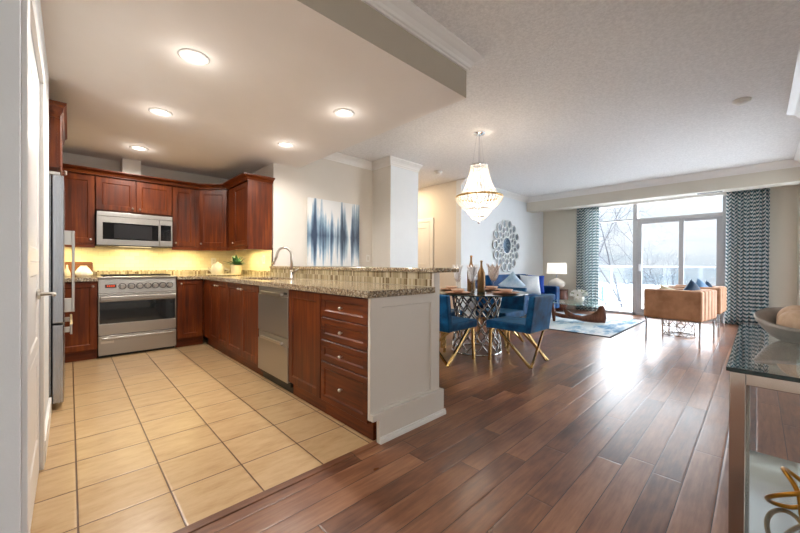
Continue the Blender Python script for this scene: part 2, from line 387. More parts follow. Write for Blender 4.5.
        if smooth:
            for p in me.polygons: p.use_smooth = True
        return o
def B(*a): return MB().box(*a)
def tag(o, label=None, cat=None, group=None, kind=None):
    if label: o['label'] = label
    if cat: o['category'] = cat
    if group: o['group'] = group
    if kind: o['kind'] = kind
    return o
def thing(name, label, cat, loc=(0, 0, 0), rz=0, group=None):
    o = bpy.data.objects.new(name, None); C.objects.link(o); o.empty_display_size = 0.05
    o.location = loc; o.rotation_euler = (0, 0, rz); return tag(o, label, cat, group)
def struct(name, mb, mat, label=None, cat=None, **k):
    o = mb.build(name, mat, **k); o['kind'] = 'structure'
    return tag(o, label, cat)
def copy_tree(o, parent=None):
    c = o.copy(); C.objects.link(c)
    if parent is not None: c.parent = parent
    for ch in list(o.children): copy_tree(ch, c)
    return c
def dup(o, loc, rz=None, label=None, group=None):
    c = copy_tree(o); c.location = loc
    if rz is not None: c.rotation_euler = (0, 0, rz)
    if label: c['label'] = label
    if group: c['group'] = group
    return c
def arc(c, r, a0, a1, n, plane='xz'):
    out = []
    for i in range(n+1):
        a = a0+(a1-a0)*i/n; u, v_ = r*math.cos(a), r*math.sin(a)
        out.append((c[0]+u, c[1], c[2]+v_) if plane == 'xz' else ((c[0], c[1]+u, c[2]+v_) if plane == 'yz' else (c[0]+u, c[1]+v_, c[2])))
    return out

# ================================================================== THE SETTING
YB, XK, YP, XR, YC, XW = 5.82, 1.94, 4.435, 3.624, 3.99, 9.157
YS, XS, ZK, ZC = 1.632, 2.30, 2.438, 2.764
YN, YF, XN = -0.31, -0.48, 5.54           # near right wall face, far right wall face, end of the near wall
# floors
struct('floor', MB().box(-1.6, 0.52, -2.6, 1.635, -0.1, 0.0).box(0.52, 9.157, -0.48, 1.635, -0.1, 0.0).box(1.42, 9.157, 1.635, 4.0, -0.1, 0.0).box(1.42, 5.6, 4.0, 7.2, -0.1, 0.0), 'hardwood')
struct('floor', B(-0.9, 1.42, 1.635, 5.82, -0.1, 0.001), 'floor_tile')
struct('trim_1', B(-1.6, 1.36, 1.590, 1.637, -0.01, 0.006), 'hardwood', bevel=0.004)
# walls
struct('wall_kitchen_back', B(-1.0, 2.06, YB, YB+0.12, 0, 2.9), 'wall_paint')
struct('wall_kitchen_chase', B(0.485, 0.675, 5.60, YB-0.001, 2.21, ZK-0.001), 'wall_paint')
struct('wall_kitchen_right', B(XK, XK+0.12, YP+0.002, YB, 0, 2.9), 'wall_paint')
struct('wall_painting', B(XK+0.001, XR+0.1, YP, YP+0.12, 0, 2.9), 'wall_paint')
struct('wall_return', B(XR, XR+0.1, YC+0.002, YP, 0, 2.9), 'wall_paint')
struct('wall_column', B(XR+0.001, 4.258, YC, YC+0.12, 0, 2.9), 'wall_light')
struct('wall_mirror', B(5.477, 9.30, YC, YC+0.12, 0, 2.9), 'wall_light')
struct('wall_hall_right', B(5.5, 5.62, YC+0.12, 7.2, 0, 2.9), 'wall_paint')
struct('wall_hall_left', B(4.14, 4.258, YC+0.12, 7.2, 0, 2.9), 'wall_paint')
struct('wall_hall_back', B(4.14, 5.62, 7.2, 7.3, 0, 2.9), 'wall_paint')
struct('wall_right_near', B(0.4, XN, YN-0.14, YN, 0, 2.9), 'wall_light')
struct('wall_right_far', MB().box(XN-0.1, 5.95, YF-0.12, YF, 0, 2.9).box(8.75, 9.30, YF-0.12, YF, 0, 2.9).box(5.95, 8.75, YF-0.12, YF, 0, 0.12).box(5.95, 8.75, YF-0.12, YF, 2.42, 2.9), 'wall_greige')
w2 = thing('window_added', 'unseen side window of the living area in the right wall, added for daylight', 'window', (7.35, YF-0.06, 0.12)); w2['kind'] = 'structure'  # unseen window, added to let more daylight into the living area
f2 = MB()
for x in (5.95, 7.325, 8.70): f2.box(x, x+0.05, YF-0.10, YF-0.02, 0.12, 2.42)
f2.box(6.0, 7.325, YF-0.10, YF-0.02, 0.12, 0.17).box(7.375, 8.70, YF-0.10, YF-0.02, 0.12, 0.17).box(6.0, 7.325, YF-0.10, YF-0.02, 2.37, 2.42).box(7.375, 8.70, YF-0.10, YF-0.02, 2.37, 2.42)
f2.build('frame', 'window_frame', w2)
for a, b in ((6.0, 7.325), (7.375, 8.70)): B(a, b, YF-0.063, YF-0.057, 0.17, 2.37).build('pane', 'pane', w2)
struct('wall_window', MB().box(XW, XW+0.16, 2.95, YC, 0, 2.9).box(XW, XW+0.16, YF, 0.40, 0, 2.9).box(XW, XW+0.16, 0.40, 2.95, 2.525, 2.9), 'wall_greige')
struct('wall_bulkhead', MB().box(8.2, 8.5, YF, YC, 2.435, ZC+0.1).box(8.5, XW, YF, YC, 2.525, ZC+0.1), 'wall_greige')
struct('wall_left', MB().box(-0.30, -0.108, 2.62, 3.55, 0, 2.5).box(-0.30, -0.108, 1.70, 2.62, 2.06, 2.5), 'wall_light')
struct('wall_added_behind', B(-1.72, -1.6, -2.6, 1.70, 0, 2.9), 'wall_paint')  # unseen wall, added to darken metal reflections and limit sky light
struct('wall_sun_block', B(0.4, 0.52, -2.6, YN-0.141, 0, 2.9), 'wall_paint')  # unseen wall, added to keep direct sun off the near-left wall
struct('wall_left_near', B(-1.6, -0.112, 1.60, 1.70, 0, 2.9), 'wall_light')
struct('wall_left_recess', MB().box(-1.0, -0.86, 3.42, YB, 0, 2.5).box(-0.9, -0.30, 3.42, 3.54, 0, 2.5), 'wall_paint')
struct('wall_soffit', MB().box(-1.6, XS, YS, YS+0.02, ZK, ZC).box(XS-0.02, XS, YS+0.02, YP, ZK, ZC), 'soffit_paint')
struct('ceiling', B(-1.0, XS-0.001, YS+0.001, YB, ZK-0.001, ZK+0.05), 'kitchen_ceiling')
struct('ceiling', MB().box(-1.6, 9.3, -0.6, 7.3, ZC, ZC+0.1).box(-1.6, 0.52, -2.6, -0.6, ZC, ZC+0.1), 'popcorn')

# crown mouldings: profile swept along wall lines, the room on the right-hand side of travel
def sweep(path, prof, z):
    mb = MB(); n = len(path); offs = []
    for i in range(n):
        nr = []
        for a, b in ((i-1, i), (i, i+1)):
            if a < 0 or b >= n: continue
            d = Vector((path[b][0]-path[a][0], path[b][1]-path[a][1])); d.normalize(); nr.append(Vector((d.y, -d.x)))
        if len(nr) == 1: offs.append(nr[0])
        else:
            s_ = nr[0]+nr[1]; s_ *= 1/(s_.dot(nr[0])); offs.append(s_)
    k = len(prof); vs = []
    for (x, y), o in zip(path, offs):
        for u, d in prof: vs.append((x+o.x*u, y+o.y*u, z+d))
    fs = [(i*k+j, i*k+(j+1) % k, (i+1)*k+(j+1) % k, (i+1)*k+j) for i in range(n-1) for j in range(k)]
    fs += [tuple(range(k)), tuple(range((n-1)*k, n*k))]
    return mb.add(vs, fs)
CR = [(0, 0), (0.10, 0), (0.10, -0.014), (0.088, -0.022), (0.072, -0.034), (0.05, -0.048), (0.032, -0.070), (0.024, -0.088), (0.014, -0.094), (0.014, -0.110), (0, -0.110)]
struct('trim_2', sweep([(-1.6, YS), (XS, YS), (XS, YP)], CR, ZC), 'white_trim')
struct('trim_3', sweep([(XS, YP), (XR, YP), (XR, YC), (4.258, YC)], CR, ZC), 'white_trim')
struct('trim_4', sweep([(5.477, YC), (8.2, YC), (8.2, YF), (XN, YF), (XN, YN), (0.4, YN)], CR, ZC), 'white_trim')
BS = [(0, 0), (0.018, 0), (0.018, 0.10), (0.010, 0.12), (0, 0.125)]
struct('baseboard_mirror', sweep([(5.477, YC), (XW, YC), (XW, 2.96)], BS, 0), 'white_trim')
struct('baseboard_right', sweep([(XW, 0.39), (XW, YF), (XN, YF), (XN, YN), (0.4, YN)], [(u, min(d, 0.115)) for u, d in BS], 0), 'white_trim')
struct('baseboard_left', B(-0.108, -0.094, 2.70, 3.55, 0, 0.12), 'white_trim')
struct('baseboard_hall', B(5.482, 5.5, 4.15, 4.70, 0, 0.12), 'white_trim')

# left pantry door
d1 = thing('door_1', 'white panelled door with lever handle at the left, beside the fridge', 'door', (-0.118, 1.74, 0)); d1['kind'] = 'structure'
lf = MB().box(-0.158, -0.119, 1.745, 2.605, 0.008, 2.03)
for z0, z1 in ((0.008, 0.66), (0.66, 1.10), (1.10, 2.03)):
    lf.panel((-0.12, 1.745, z0), (0, 1, 0), (0, 0, 1), (1, 0, 0), 0.86, z1-z0, 0.006, 0.12, 0.012, 0.02, top=0.13 if z1 > 2 else 0.06, bot=0.2 if z0 < 0.1 else 0.06)
lf.build('leaf', 'door_white', d1)
hb = MB().tube([(-0.113, 2.46, 0.94), (-0.104, 2.46, 0.94)], 0.026, 16).build('rosette', 'nickel', d1)
MB().tube([(-0.104, 2.46, 0.94), (-0.062, 2.46, 0.94), (-0.056, 2.452, 0.94), (-0.054, 2.36, 0.94)], 0.0085, 10).build('lever', 'nickel', d1, smooth=True)
struct('trim_5', MB().box(-0.113, -0.097, 1.634, 1.738, 0.002, 2.11).box(-0.113, -0.097, 2.608, 2.695, 0.002, 2.11).box(-0.113, -0.0965, 1.634, 2.695, 2.036, 2.112), 'white_trim', bevel=0.003)
# hall door
d2 = thing('door_2', 'white panelled door in the warm-lit hallway', 'door', (5.49, 4.98, 0)); d2['kind'] = 'structure'
MB().panel((5.498, 4.80, 0.01), (0, 1, 0), (0, 0, 1), (-1, 0, 0), 0.76, 1.0, 0.02, 0.11, 0.01, 0.015).panel((5.498, 4.80, 1.01), (0, 1, 0), (0, 0, 1), (-1, 0, 0), 0.76, 0.99, 0.02, 0.11, 0.01, 0.015).build('leaf', 'door_white', d2)
MB().box(5.475, 5.499, 4.70, 4.79, 0.002, 2.08).box(5.475, 5.499, 5.57, 5.66, 0.002, 2.08).box(5.474, 5.499, 4.70, 5.66, 2.01, 2.085).build('casing', 'white_trim', d2, bevel=0.003)

# window_1: fixed light at the left, two sliding doors at the right, transoms above
w1 = thing('window_1', 'tall balcony window wall with transoms and sliding glass doors', 'window', (XW, 1.67, 0)); w1['kind'] = 'structure'
x0, x1 = XW-0.03, XW+0.09
fr = MB()
for y0, y1 in ((2.87, 2.95), (1.865, 1.945), (0.40, 0.475)): fr.box(x0, x1, y0, y1, 0, 2.524)
fr.box(x0, x1, 0.475, 1.865, 2.08, 2.15).box(x0+0.02, x1, 1.945, 2.87, 2.13, 2.16).box(x0, x1, 0.475, 2.87, 2.465, 2.524).box(x0, x1, 0.475, 2.87, 0.0, 0.055)
fr.build('frame', 'window_frame', w1, bevel=0.004)
def sash(y0, y1, xx, nm):
    s_ = MB().box(xx, xx+0.04, y0, y0+0.085, 0.056, 2.079).box(xx, xx+0.04, y1-0.085, y1, 0.056, 2.079).box(xx, xx+0.04, y0+0.085, y1-0.085, 0.056, 0.15).box(xx, xx+0.04, y0+0.085, y1-0.085, 2.02, 2.079)
    o = s_.build('sash', 'window_frame', w1, bevel=0.003)
    g_ = B(xx+0.017, xx+0.023, y0+0.08, y1-0.08, 0.145, 2.025)
    g_.v = [p-w1.location for p in g_.v]; gg = g_.build('pane', 'pane', o, world=False)
    return o
s1 = sash(1.055, 1.862, x0+0.01, 'a'); s2 = sash(0.478, 1.145, x0+0.055, 'b')
hd = B(x0-0.045, x0+0.008, 1.80, 1.835, 0.98, 1.14); hd.v = [p-w1.location for p in hd.v]; hd.build('handle', 'window_frame_light', s1, world=False, bevel=0.008)
B(XW+0.02, XW+0.026, 1.945, 2.87, 0.05, 2.135).build('pane', 'pane', w1)
B(XW+0.02, XW+0.026, 1.945, 2.87, 2.16, 2.47).build('pane', 'pane', w1)
B(XW+0.02, XW+0.026, 0.475, 1.865, 2.15, 2.47).build('pane', 'pane', w1)
struct('trim_6', B(XW-0.10, XW-0.031, 0.42, 2.93, 2.47, 2.524), 'white_trim', bevel=0.004)
vg = thing('ceiling_vent', 'white slotted air vent in the bulkhead above the right-hand curtain', 'vent', (8.36, 0.62, 2.43))
MB().box(8.30, 8.42, 0.42, 0.80, 2.429, 2.4345).build('frame', 'white_trim', vg)
sl = MB()
for k in range(5): sl.box(8.312+k*0.021, 8.324+k*0.021, 0.44, 0.78, 2.426, 2.4295)
sl.build('slots', 'black', vg)

# outside: balcony, railing, snow, trees
struct('floor_balcony', B(XW+0.17, 11.15, -1.6, 5.2, -0.26, -0.06), 'balcony_floor')
struct('ground_snow', B(11.5, 160, -90, 110, -6.1, -6.0), 'snow')
rl = thing('balcony_railing', 'grey metal balcony railing with glass infill outside the window', 'railing', (11.0, 1.8, -0.06))
MB().box(10.96, 11.04, -1.6, 5.2, 1.06, 1.10).build('top_rail', 'window_frame', rl, bevel=0.005)
MB().box(10.98, 11.02, -1.6, 5.2, 0.06, 0.095).build('bottom_rail', 'window_frame', rl)
for y in (-1.0, 0.62, 2.85, 3.45, 4.9): B(10.975, 11.025, y-0.02, y+0.02, -0.06, 1.06).build('post', 'window_frame', rl)
for a, b in ((-1.0, 0.62), (0.62, 2.85), (2.85, 3.45), (3.45, 4.9)): B(10.997, 11.003, a+0.025, b-0.025, 0.1, 1.055).build('glass_panel', 'rail_glass', rl)
bo = thing('balcony_post', 'slim blue-grey post standing on the balcony behind the left glass', 'slim_post', (9.85, 2.75, -0.06))  # plain post for a bluish upright shape, holds no lamp
MB().lathe([(0.05, 0), (0.05, 0.10), (0.035, 0.11), (0.035, 0.60), (0.02, 0.62)], 14, (9.85, 2.75, -0.06)).build('post', 'bluegrey', bo)
MB().lathe([(0.04, 0), (0.046, 0.05), (0.03, 0.10), (0.0, 0.12)], 14, (9.85, 2.75, 0.56)).build('cap', 'snow', bo)

def tree(x, y, z, h, r, label, seed, spread=0.62, levels=5):
    rnd = random.Random(seed); mb = MB()
    def grow(p, d, L, rad, lev):
        pts = [p]; q = p.copy(); dd = d.copy()
        for k in range(4):
            dd = (dd+Vector((rnd.uniform(-1, 1), rnd.uniform(-1, 1), rnd.uniform(-0.3, 0.6)))*0.10).normalized(); q = q+dd*L/4; pts.append(q.copy())
        mb.tube(pts, [rad*(1-0.12*k) for k in range(5)], 5 if lev < 2 else 3, caps=False)
        if lev >= levels: return
        nb = 4 if lev == 0 else 3
        for b in range(nb):
            t_ = pts[4] if b < 2 else pts[rnd.choice((2, 3))]
            a = rnd.uniform(0, 2*PI); s_ = dd.cross(Vector((math.cos(a), math.sin(a), 0.3))).normalized()
            nd = (dd+s_*rnd.uniform(0.5, 1.1)*spread*1.35+Vector((0, 0, 0.12))).normalized()
            grow(t_, nd, L*rnd.uniform(0.66, 0.84), rad*0.56, lev+1)
    grow(Vector((x, y, z)), Vector((0, 0, 1)), h, r, 0)
    return tag(mb.build('tree', 'bark'), label, 'tree', 'bare winter trees beyond the balcony')
tree(27.0, 5.9, -6, 4.6, 0.15, 'large bare winter tree spreading behind the wide window mullion', 3, 0.95, 7)
tree(33.0, 13.4, -6, 3.6, 0.10, 'smaller bare winter tree seen through the left-hand pane, left of the large tree', 8, 0.7, 6)
tree(58.0, 9.0, -6, 3.2, 0.12, 'distant bare tree low between the sliding door frames', 12, 0.7, 5)

# ================================================================== KITCHEN
# ---- recessed lights
LT = [(0.582, 2.543, 'nearest the camera, over the fridge-side tiles'), (1.75, 2.543, 'over the peninsula drawers, nearest the dining room'), (0.582, 3.672, 'in the middle of the row on the fridge side'),
      (1.75, 3.672, 'above the sink, in front of the tall side panel'), (0.582, 4.988, 'closest to the microwave')]
for x, y, s_ in LT:
    o = thing('recessed_light', 'round recessed ceiling light '+s_, 'light', (x, y, ZK-0.012), 0, 'recessed kitchen lights')
    MB().lathe([(0.052, 0.0115), (0.056, 0.006), (0.080, 0.004), (0.090, 0.008), (0.090, 0.0115)], 32, (x, y, ZK-0.013)).build('ring', 'white_trim', o, smooth=True)
    MB().lathe([(0.0, 0.0045), (0.04, 0.006), (0.052, 0.009)], 24, (x, y, ZK-0.012)).build('lens', 'lamp_glow', o, smooth=True)
    l = add_light('halo_lamp', 'POINT', (x, y, ZK-0.10), 0.4, WARM, shadow_soft_size=0.05)  # extra point lamp, added for a soft halo on the ceiling
    add_light('spot_lamp', 'SPOT', (x, y, ZK-0.03), 21, WARM, spot_size=math.radians(172), spot_blend=0.5, shadow_soft_size=0.06)

# ---- helpers for cabinet units
def knob(p, n, parent, pw):
    p, n = Vector(p), Vector(n)
    mb = MB().tube([p, p+n*0.014], 0.005, 8).sphere(p+n*0.02, 0.0125, 10, 8)
    mb.v = [q-pw for q in mb.v]; return mb.build('knob', 'nickel', parent, world=False, smooth=True)
def door(root, o, du, dn, W, H, wd='cherry', kn=None, rail=0.058, name='door', T=0.02, rec=0.008):
    d = MB().panel(o, du, (0, 0, 1), dn, W, H, T, rail, rec, 0.010).build(name, wd, root)
    if kn is not None:
        p = Vector(o)+Vector(du)*kn[0]+Vector((0, 0, kn[1]))+Vector(dn)*T
        knob(p, dn, d, Vector(root.location))
    return d
G_B = 'base cabinets of the kitchen'; G_U = 'wall cabinets of the kitchen'
def base_pen(y0, y1, label):
    o = thing('base_cabinet', label, 'cabinet', (1.6, (y0+y1)/2, 0), 0, G_B)
    B(1.331, 1.895, y0+0.001, y1-0.001, 0.115, 0.892).build('body', 'cherry', o)
    B(1.358, 1.40, y0+0.001, y1-0.001, 0.002, 0.115).build('toe_kick', 'cherry_h', o)
    return o
dn, duN = (-1, 0, 0), (0, -1, 0)
# drawer unit
o = base_pen(1.645, 2.19, 'cherry cabinet with four drawers at the near end of the peninsula')
for z0, z1 in ((0.722, 0.884), (0.560, 0.716), (0.406, 0.554), (0.12, 0.400)):
    door(o, (1.331, 2.185, z0), duN, dn, 0.535, z1-z0, 'cherry_h', (0.2675, (z1-z0)/2), 0.042, 'drawer')
o = base_pen(2.19, 2.70, 'cherry cabinet with one wide plain door between the drawers and the dishwasher')
door(o, (1.331, 2.695, 0.12), duN, dn, 0.50, 0.764)
o = base_pen(3.335, 4.24, 'double-door cherry cabinet under the sink, beside the dishwasher')
door(o, (1.331, 4.235, 0.12), duN, dn, 0.445, 0.764, kn=(0.405, 0.71)); door(o, (1.331, 3.785, 0.12), duN, dn, 0.445, 0.764, kn=(0.04, 0.71))
o = base_pen(4.24, 5.17, 'double-door cherry cabinet nearest the inside corner of the counter')
door(o, (1.331, 4.94, 0.12), duN, dn, 0.345, 0.764, kn=(0.305, 0.71)); door(o, (1.331, 4.59, 0.12), duN, dn, 0.345, 0.764, kn=(0.04, 0.71))
B(1.312, 1.3305, 4.945, 5.198, 0.12, 0.884).build('filler_strip', 'cherry', o)
def base_back(x0, x1, label):
    o = thing('base_cabinet', label, 'cabinet', ((x0+x1)/2, 5.5, 0), 0, G_B)
    B(x0+0.001, x1-0.001, 5.221, 5.80, 0.115, 0.892).build('body', 'cherry', o)
    B(x0+0.001, x1-0.001, 5.256, 5.30, 0.002, 0.115).build('toe_kick', 'cherry_x', o); return o
o = base_back(1.003, 1.315, 'single-door cherry cabinet right of the range')
door(o, (1.012, 5.221, 0.12), (1, 0, 0), (0, -1, 0), 0.28, 0.764, kn=(0.035, 0.715))
o = base_back(-0.25, 0.230, 'single-door cherry cabinet between the fridge and the range')
door(o, (-0.245, 5.221, 0.12), (1, 0, 0), (0, -1, 0), 0.47, 0.764, kn=(0.435, 0.715))

# ---- dishwasher with two drawers
o = thing('dishwasher', 'stainless two-drawer dishwasher in the peninsula', 'dishwasher', (1.6, 3.02, 0))
B(1.3350, 1.89, 2.705, 3.33, 0.06, 0.890).build('body', 'black', o)
B(1.36, 1.40, 2.705, 3.33, 0.002, 0.06).build('toe_kick', 'black', o)
for z0, z1, big in ((0.476, 0.886, 1), (0.10, 0.468, 0)):
    d = B(1.3080, 1.3340, 2.708, 3.327, z0, z1-(0.07 if 1 else 0)).build('drawer_front', 'stainless_y', o, bevel=0.003)
    hb = MB().box(1.3140, 1.3340, 2.708, 3.327, z1-0.068, z1)
    hb.v = [p-o.location for p in hb.v]; hb.build('control_strip', 'stainless_y', d, world=False, bevel=0.002)
    hb = MB().box(1.2880, 1.3060, 2.80, 3.235, z1-0.062, z1-0.038).box(1.3040, 1.3150, 2.80, 2.82, z1-0.06, z1-0.04).box(1.3040, 1.3150, 3.215, 3.235, z1-0.06, z1-0.04)
    hb.v = [p-o.location for p in hb.v]; hb.build('handle', 'nickel', d, world=False, bevel=0.004)
    if big:
        hb = B(1.3120, 1.3138, 2.73, 2.79, z1-0.05, z1-0.03); hb.v = [p-o.location for p in hb.v]; hb.build('display', 'black', d, world=False)

# ---- peninsula wall, panel, ledge
struct('wall_peninsula', B(1.911, 1.965, 1.622, YP-0.002, 0, 1.039), 'panel_paint')
o = thing('peninsula_end_panel', 'white recessed end panel with baseboard closing the peninsula', 'panel', (1.63, 1.62, 0))
MB().panel((1.312, 1.643, 0.145), (1, 0, 0), (0, 0, 1), (0, -1, 0), 0.653, 0.747, 0.023, 0.092, 0.012, 0.006, top=0.062, bot=0.05).build('board', 'panel_paint', o)
bb = MB(); pl = [(1.312, 0.145), (1.362, 0.145), (1.362, 0.0), (1.985, 0.0), (1.985, 0.185), (1.312, 0.185)]
bb.add([(x, 1.592, z) for x, z in pl]+[(x, 1.619, z) for x, z in pl], [tuple(range(6)), tuple(range(11, 5, -1))]+[(i, (i+1) % 6, 6+(i+1) % 6, 6+i) for i in range(6)])
bb.box(1.966, 1.985, 1.6195, 1.68, 0.0, 0.185).build('baseboard', 'panel_paint', o, bevel=0.003)
MB().box(1.362, 1.995, 1.576, 1.5915, 0.0, 0.028).box(1.362, 1.993, 1.580, 1.5915, 0.028, 0.042).build('shoe_moulding', 'white_trim', o, bevel=0.004)
struct('trim_7', B(1.900, 1.9105, 1.640, YP-0.002, 0.9355, 1.0385), 'mosaic_y')
struct('trim_8', B(1.9005, 1.9115, 1.622, 1.6395, 0.9355, 1.0385), 'panel_paint')
o = MB().box(1.885, 2.155, 1.585, YP-0.003, 1.040, 1.073).build('bar_ledge', 'granite', bevel=0.005, at=(2.02, 3.0, 1.04))
tag(o, 'narrow raised granite bar ledge along the top of the peninsula', 'ledge')
o = MB().box(1.003, 1.924, 5.17, 5.803, 0.893, 0.935).box(1.282, 1.899, 4.15, 5.17, 0.893, 0.935).box(1.282, 1.40, 3.45, 4.15, 0.893, 0.935).box(1.80, 1.899, 3.45, 4.15, 0.893, 0.935).box(1.282, 1.899, 1.608, 3.45, 0.893, 0.935).box(1.899, 1.924, 4.44, 5.17, 0.893, 0.935)
tag(o.build('countertop', 'granite', at=(1.6, 3.4, 0.893)), 'speckled granite countertop running along the peninsula and around the corner', 'countertop')
tag(B(-0.85, 0.231, 5.17, 5.803, 0.893, 0.935).build('countertop', 'granite', at=(-0.3, 5.5, 0.893), bevel=0.004), 'short speckled granite countertop between the fridge and the range', 'countertop')
# backsplashes
struct('trim_9', B(-0.85, 1.939, 5.808, 5.8195, 0.9355, 1.005), 'mosaic_x')
struct('trim_10', B(-0.85, 1.939, 5.810, 5.8195, 1.005, 1.345), 'cream_x')
struct('trim_11', B(1.928, 1.9395, 4.452, 5.807, 0.9355, 1.005), 'mosaic_y')
struct('trim_12', B(1.930, 1.9395, 4.452, 5.809, 1.005, 1.345), 'cream_y')
struct('trim_13', B(1.922, 1.9395, 4.438, 4.450, 0.9355, 1.31), 'steel_brown')

# ---- sink and tap
o = thing('sink', 'stainless undermount sink in the peninsula counter', 'sink', (1.6, 3.8, 0.875))
MB().panel((1.39, 3.44, 0.70), (0, 1, 0), (1, 0, 0), (0, 0, 1), 0.72, 0.42, 0.192, 0.012, 0.16, 0.01).build('basin', 'stainless', o)
MB().lathe([(0.0, 0.001), (0.03, 0.001), (0.04, 0.004)], 16, (1.6, 3.8, 0.714)).build('drain', 'chrome', o)
fx, fy = 1.80, 3.63
o = thing('faucet', 'brushed gooseneck kitchen faucet rising behind the sink', 'faucet', (fx, fy, 0.935))
pts = [(fx, fy, 0.96), (fx, fy, 1.18)] + [(fx+0.0-0.085*(1-math.cos(a))*0.75, fy+0.085*(1-math.cos(a))*0.62, 1.18+0.105*math.sin(a)) for a in [PI*k/12 for k in range(1, 13)]]
e = Vector(pts[-1]); pts += [tuple(e+Vector((-0.012, 0.010, -0.03)))]
MB().lathe([(0.028, 0), (0.028, 0.004), (0.021, 0.01), (0.021, 0.085), (0.014, 0.095)], 20, (fx, fy, 0.9355)).build('base', 'nickel', o, smooth=True)
MB().tube(pts, 0.0135, 12).build('spout', 'nickel', o, smooth=True)
e2 = Vector(pts[-1]); MB().tube([e2+Vector((0.001, 0, 0.004)), e2+Vector((-0.018, 0.015, -0.055))], [0.0145, 0.0165], 12).build('spray_head', 'nickel', o, smooth=True)
MB().tube([(fx+0.0, fy-0.018, 1.005), (fx+0.012, fy-0.05, 1.015), (fx+0.03, fy-0.105, 1.05)], [0.012, 0.008, 0.006], 10).build('handle', 'nickel', o, smooth=True)

# ---- range
X0, X1, YR = 0.236, 0.996, 5.21
o = thing('range', 'stainless steel slide-in range with seven knobs under the microwave', 'range', (0.616, 5.5, 0))
B(X0+0.004, X1-0.004, YR+0.045, 5.80, 0.03, 0.920).build('body', 'stainless_z', o)
B(X0+0.01, X1-0.01, YR+0.06, YR+0.10, 0.001, 0.035).build('kick', 'black', o)
B(X0, X1, YR-0.01, 5.80, 0.921, 0.940).build('cooktop', 'stainless', o, bevel=0.004)
gt = MB()
for x in (0.34, 0.50, 0.62, 0.74, 0.90): gt.box(x-0.006, x+0.006, 5.30, 5.72, 0.946, 0.960)
for y in (5.30, 5.40, 5.51, 5.62, 5.72): gt.box(0.28, 0.95, y-0.006, y+0.006, 0.944, 0.958)
for x in (0.29, 0.94):
    for y in (5.31, 5.71): gt.box(x-0.008, x+0.008, y-0.008, y+0.008, 0.9405, 0.945)
cp = MB().add([(X0, YR-0.004, 0.748), (X1, YR-0.004, 0.748), (X1, YR+0.02, 0.920), (X0, YR+0.02, 0.920), (X0, YR+0.05, 0.748), (X1, YR+0.05, 0.748), (X1, YR+0.05, 0.920), (X0, YR+0.05, 0.920)],
    [(0, 1, 2, 3), (5, 4, 7, 6), (4, 5, 1, 0), (3, 2, 6, 7), (4, 0, 3, 7), (1, 5, 6, 2)]).build('control_panel', 'stainless', o, bevel=0.003)
gt.build('grate', 'black', o)
nrm = Vector((0, -0.156, 0.024)).normalized()
for px in (0.452, 0.537, 0.618, 0.697, 0.774, 0.850, 0.925):
    p = Vector((px, YR+0.0085, 0.826))
    MB().tube([p+Vector((0, 0.006, 0)), p+Vector((0, -0.0115, 0))], 0.036, 20).build('bezel', 'black', o)
    k_ = MB().tube([p-nrm*0.0, p+Vector((0, -0.0125, 0.0))], 0.029, 18).tube([p+Vector((0, -0.012, 0)), p+Vector((0, -0.042, 0))], [0.024, 0.021], 18).build('knob', 'nickel', o, smooth=False)
dp = B(0.295, 0.395, YR-0.004, YR+0.02, 0.815, 0.850).build('display', 'red_led', o)
led = MB()
for k in range(4): led.box(0.312+k*0.019, 0.322+k*0.019, YR-0.0055, YR-0.0035, 0.824, 0.842)
led.v = [p-o.location for p in led.v]; led.build('digits', 'led_red', dp, world=False)
dr = MB().box(X0, X1, YR, YR+0.044, 0.265, 0.395).box(X0, X1, YR, YR+0.044, 0.650, 0.742).box(X0, X0+0.012, YR, YR+0.044, 0.395, 0.65).box(X1-0.012, X1, YR, YR+0.044, 0.395, 0.65).build('oven_door', 'stainless', o, bevel=0.003)
gl = B(X0+0.012, X1-0.012, YR+0.004, YR+0.03, 0.395, 0.65); gl.v = [p-o.location for p in gl.v]; gl.build('oven_window', 'oven_glass', dr, world=False)
gl = MB().box(X0+0.015, X1-0.015, YR-0.052, YR-0.030, 0.668, 0.715).box(X0+0.04, X0+0.06, YR-0.03, YR+0.001, 0.68, 0.70).box(X1-0.06, X1-0.04, YR-0.03, YR+0.001, 0.68, 0.70)
gl.v = [p-o.location for p in gl.v]; gl.build('handle', 'stainless', dr, world=False, bevel=0.006)
dr = B(X0, X1, YR, YR+0.044, 0.035, 0.255).build('warming_drawer', 'stainless', o, bevel=0.003)
gl = MB().box(X0+0.03, X1-0.03, YR-0.016, YR-0.0005, 0.205, 0.235); gl.v = [p-o.location for p in gl.v]; gl.build('handle', 'stainless', dr, world=False, bevel=0.006)
gl = B(X0+0.02, X0+0.14, YR-0.003, YR-0.0005, 0.17, 0.198); gl.v = [p-o.location for p in gl.v]; gl.build('badge', 'nickel', dr, world=False, bevel=0.001)

# ---- microwave
YM = 5.43
o = thing('microwave', 'stainless over-the-range microwave oven', 'microwave', (0.613, 5.6, 1.31))
B(0.230, 0.996, YM+0.03, 5.805, 1.312, 1.722).build('body', 'black', o)
B(0.232, 0.994, YM+0.002, YM+0.03, 1.668, 1.720).build('top_grille', 'stainless', o, bevel=0.003)
d = MB().box(0.232, 0.285, YM, YM+0.03, 1.322, 1.664).box(0.838, 0.846, YM, YM+0.03, 1.322, 1.664).box(0.285, 0.838, YM, YM+0.03, 1.322, 1.388).box(0.285, 0.838, YM, YM+0.03, 1.592, 1.664).build('door', 'stainless', o)
g = B(0.2855, 0.8375, YM+0.003, YM+0.028, 1.388, 1.592); g.v = [p-o.location for p in g.v]; g.build('window', 'black_glass', d, world=False)
g = B(0.39, 0.77, YM+0.0018, YM+0.003, 1.405, 1.575); g.v = [p-o.location for p in g.v]; g.build('mesh_screen', 'microwave_glass', d, world=False)
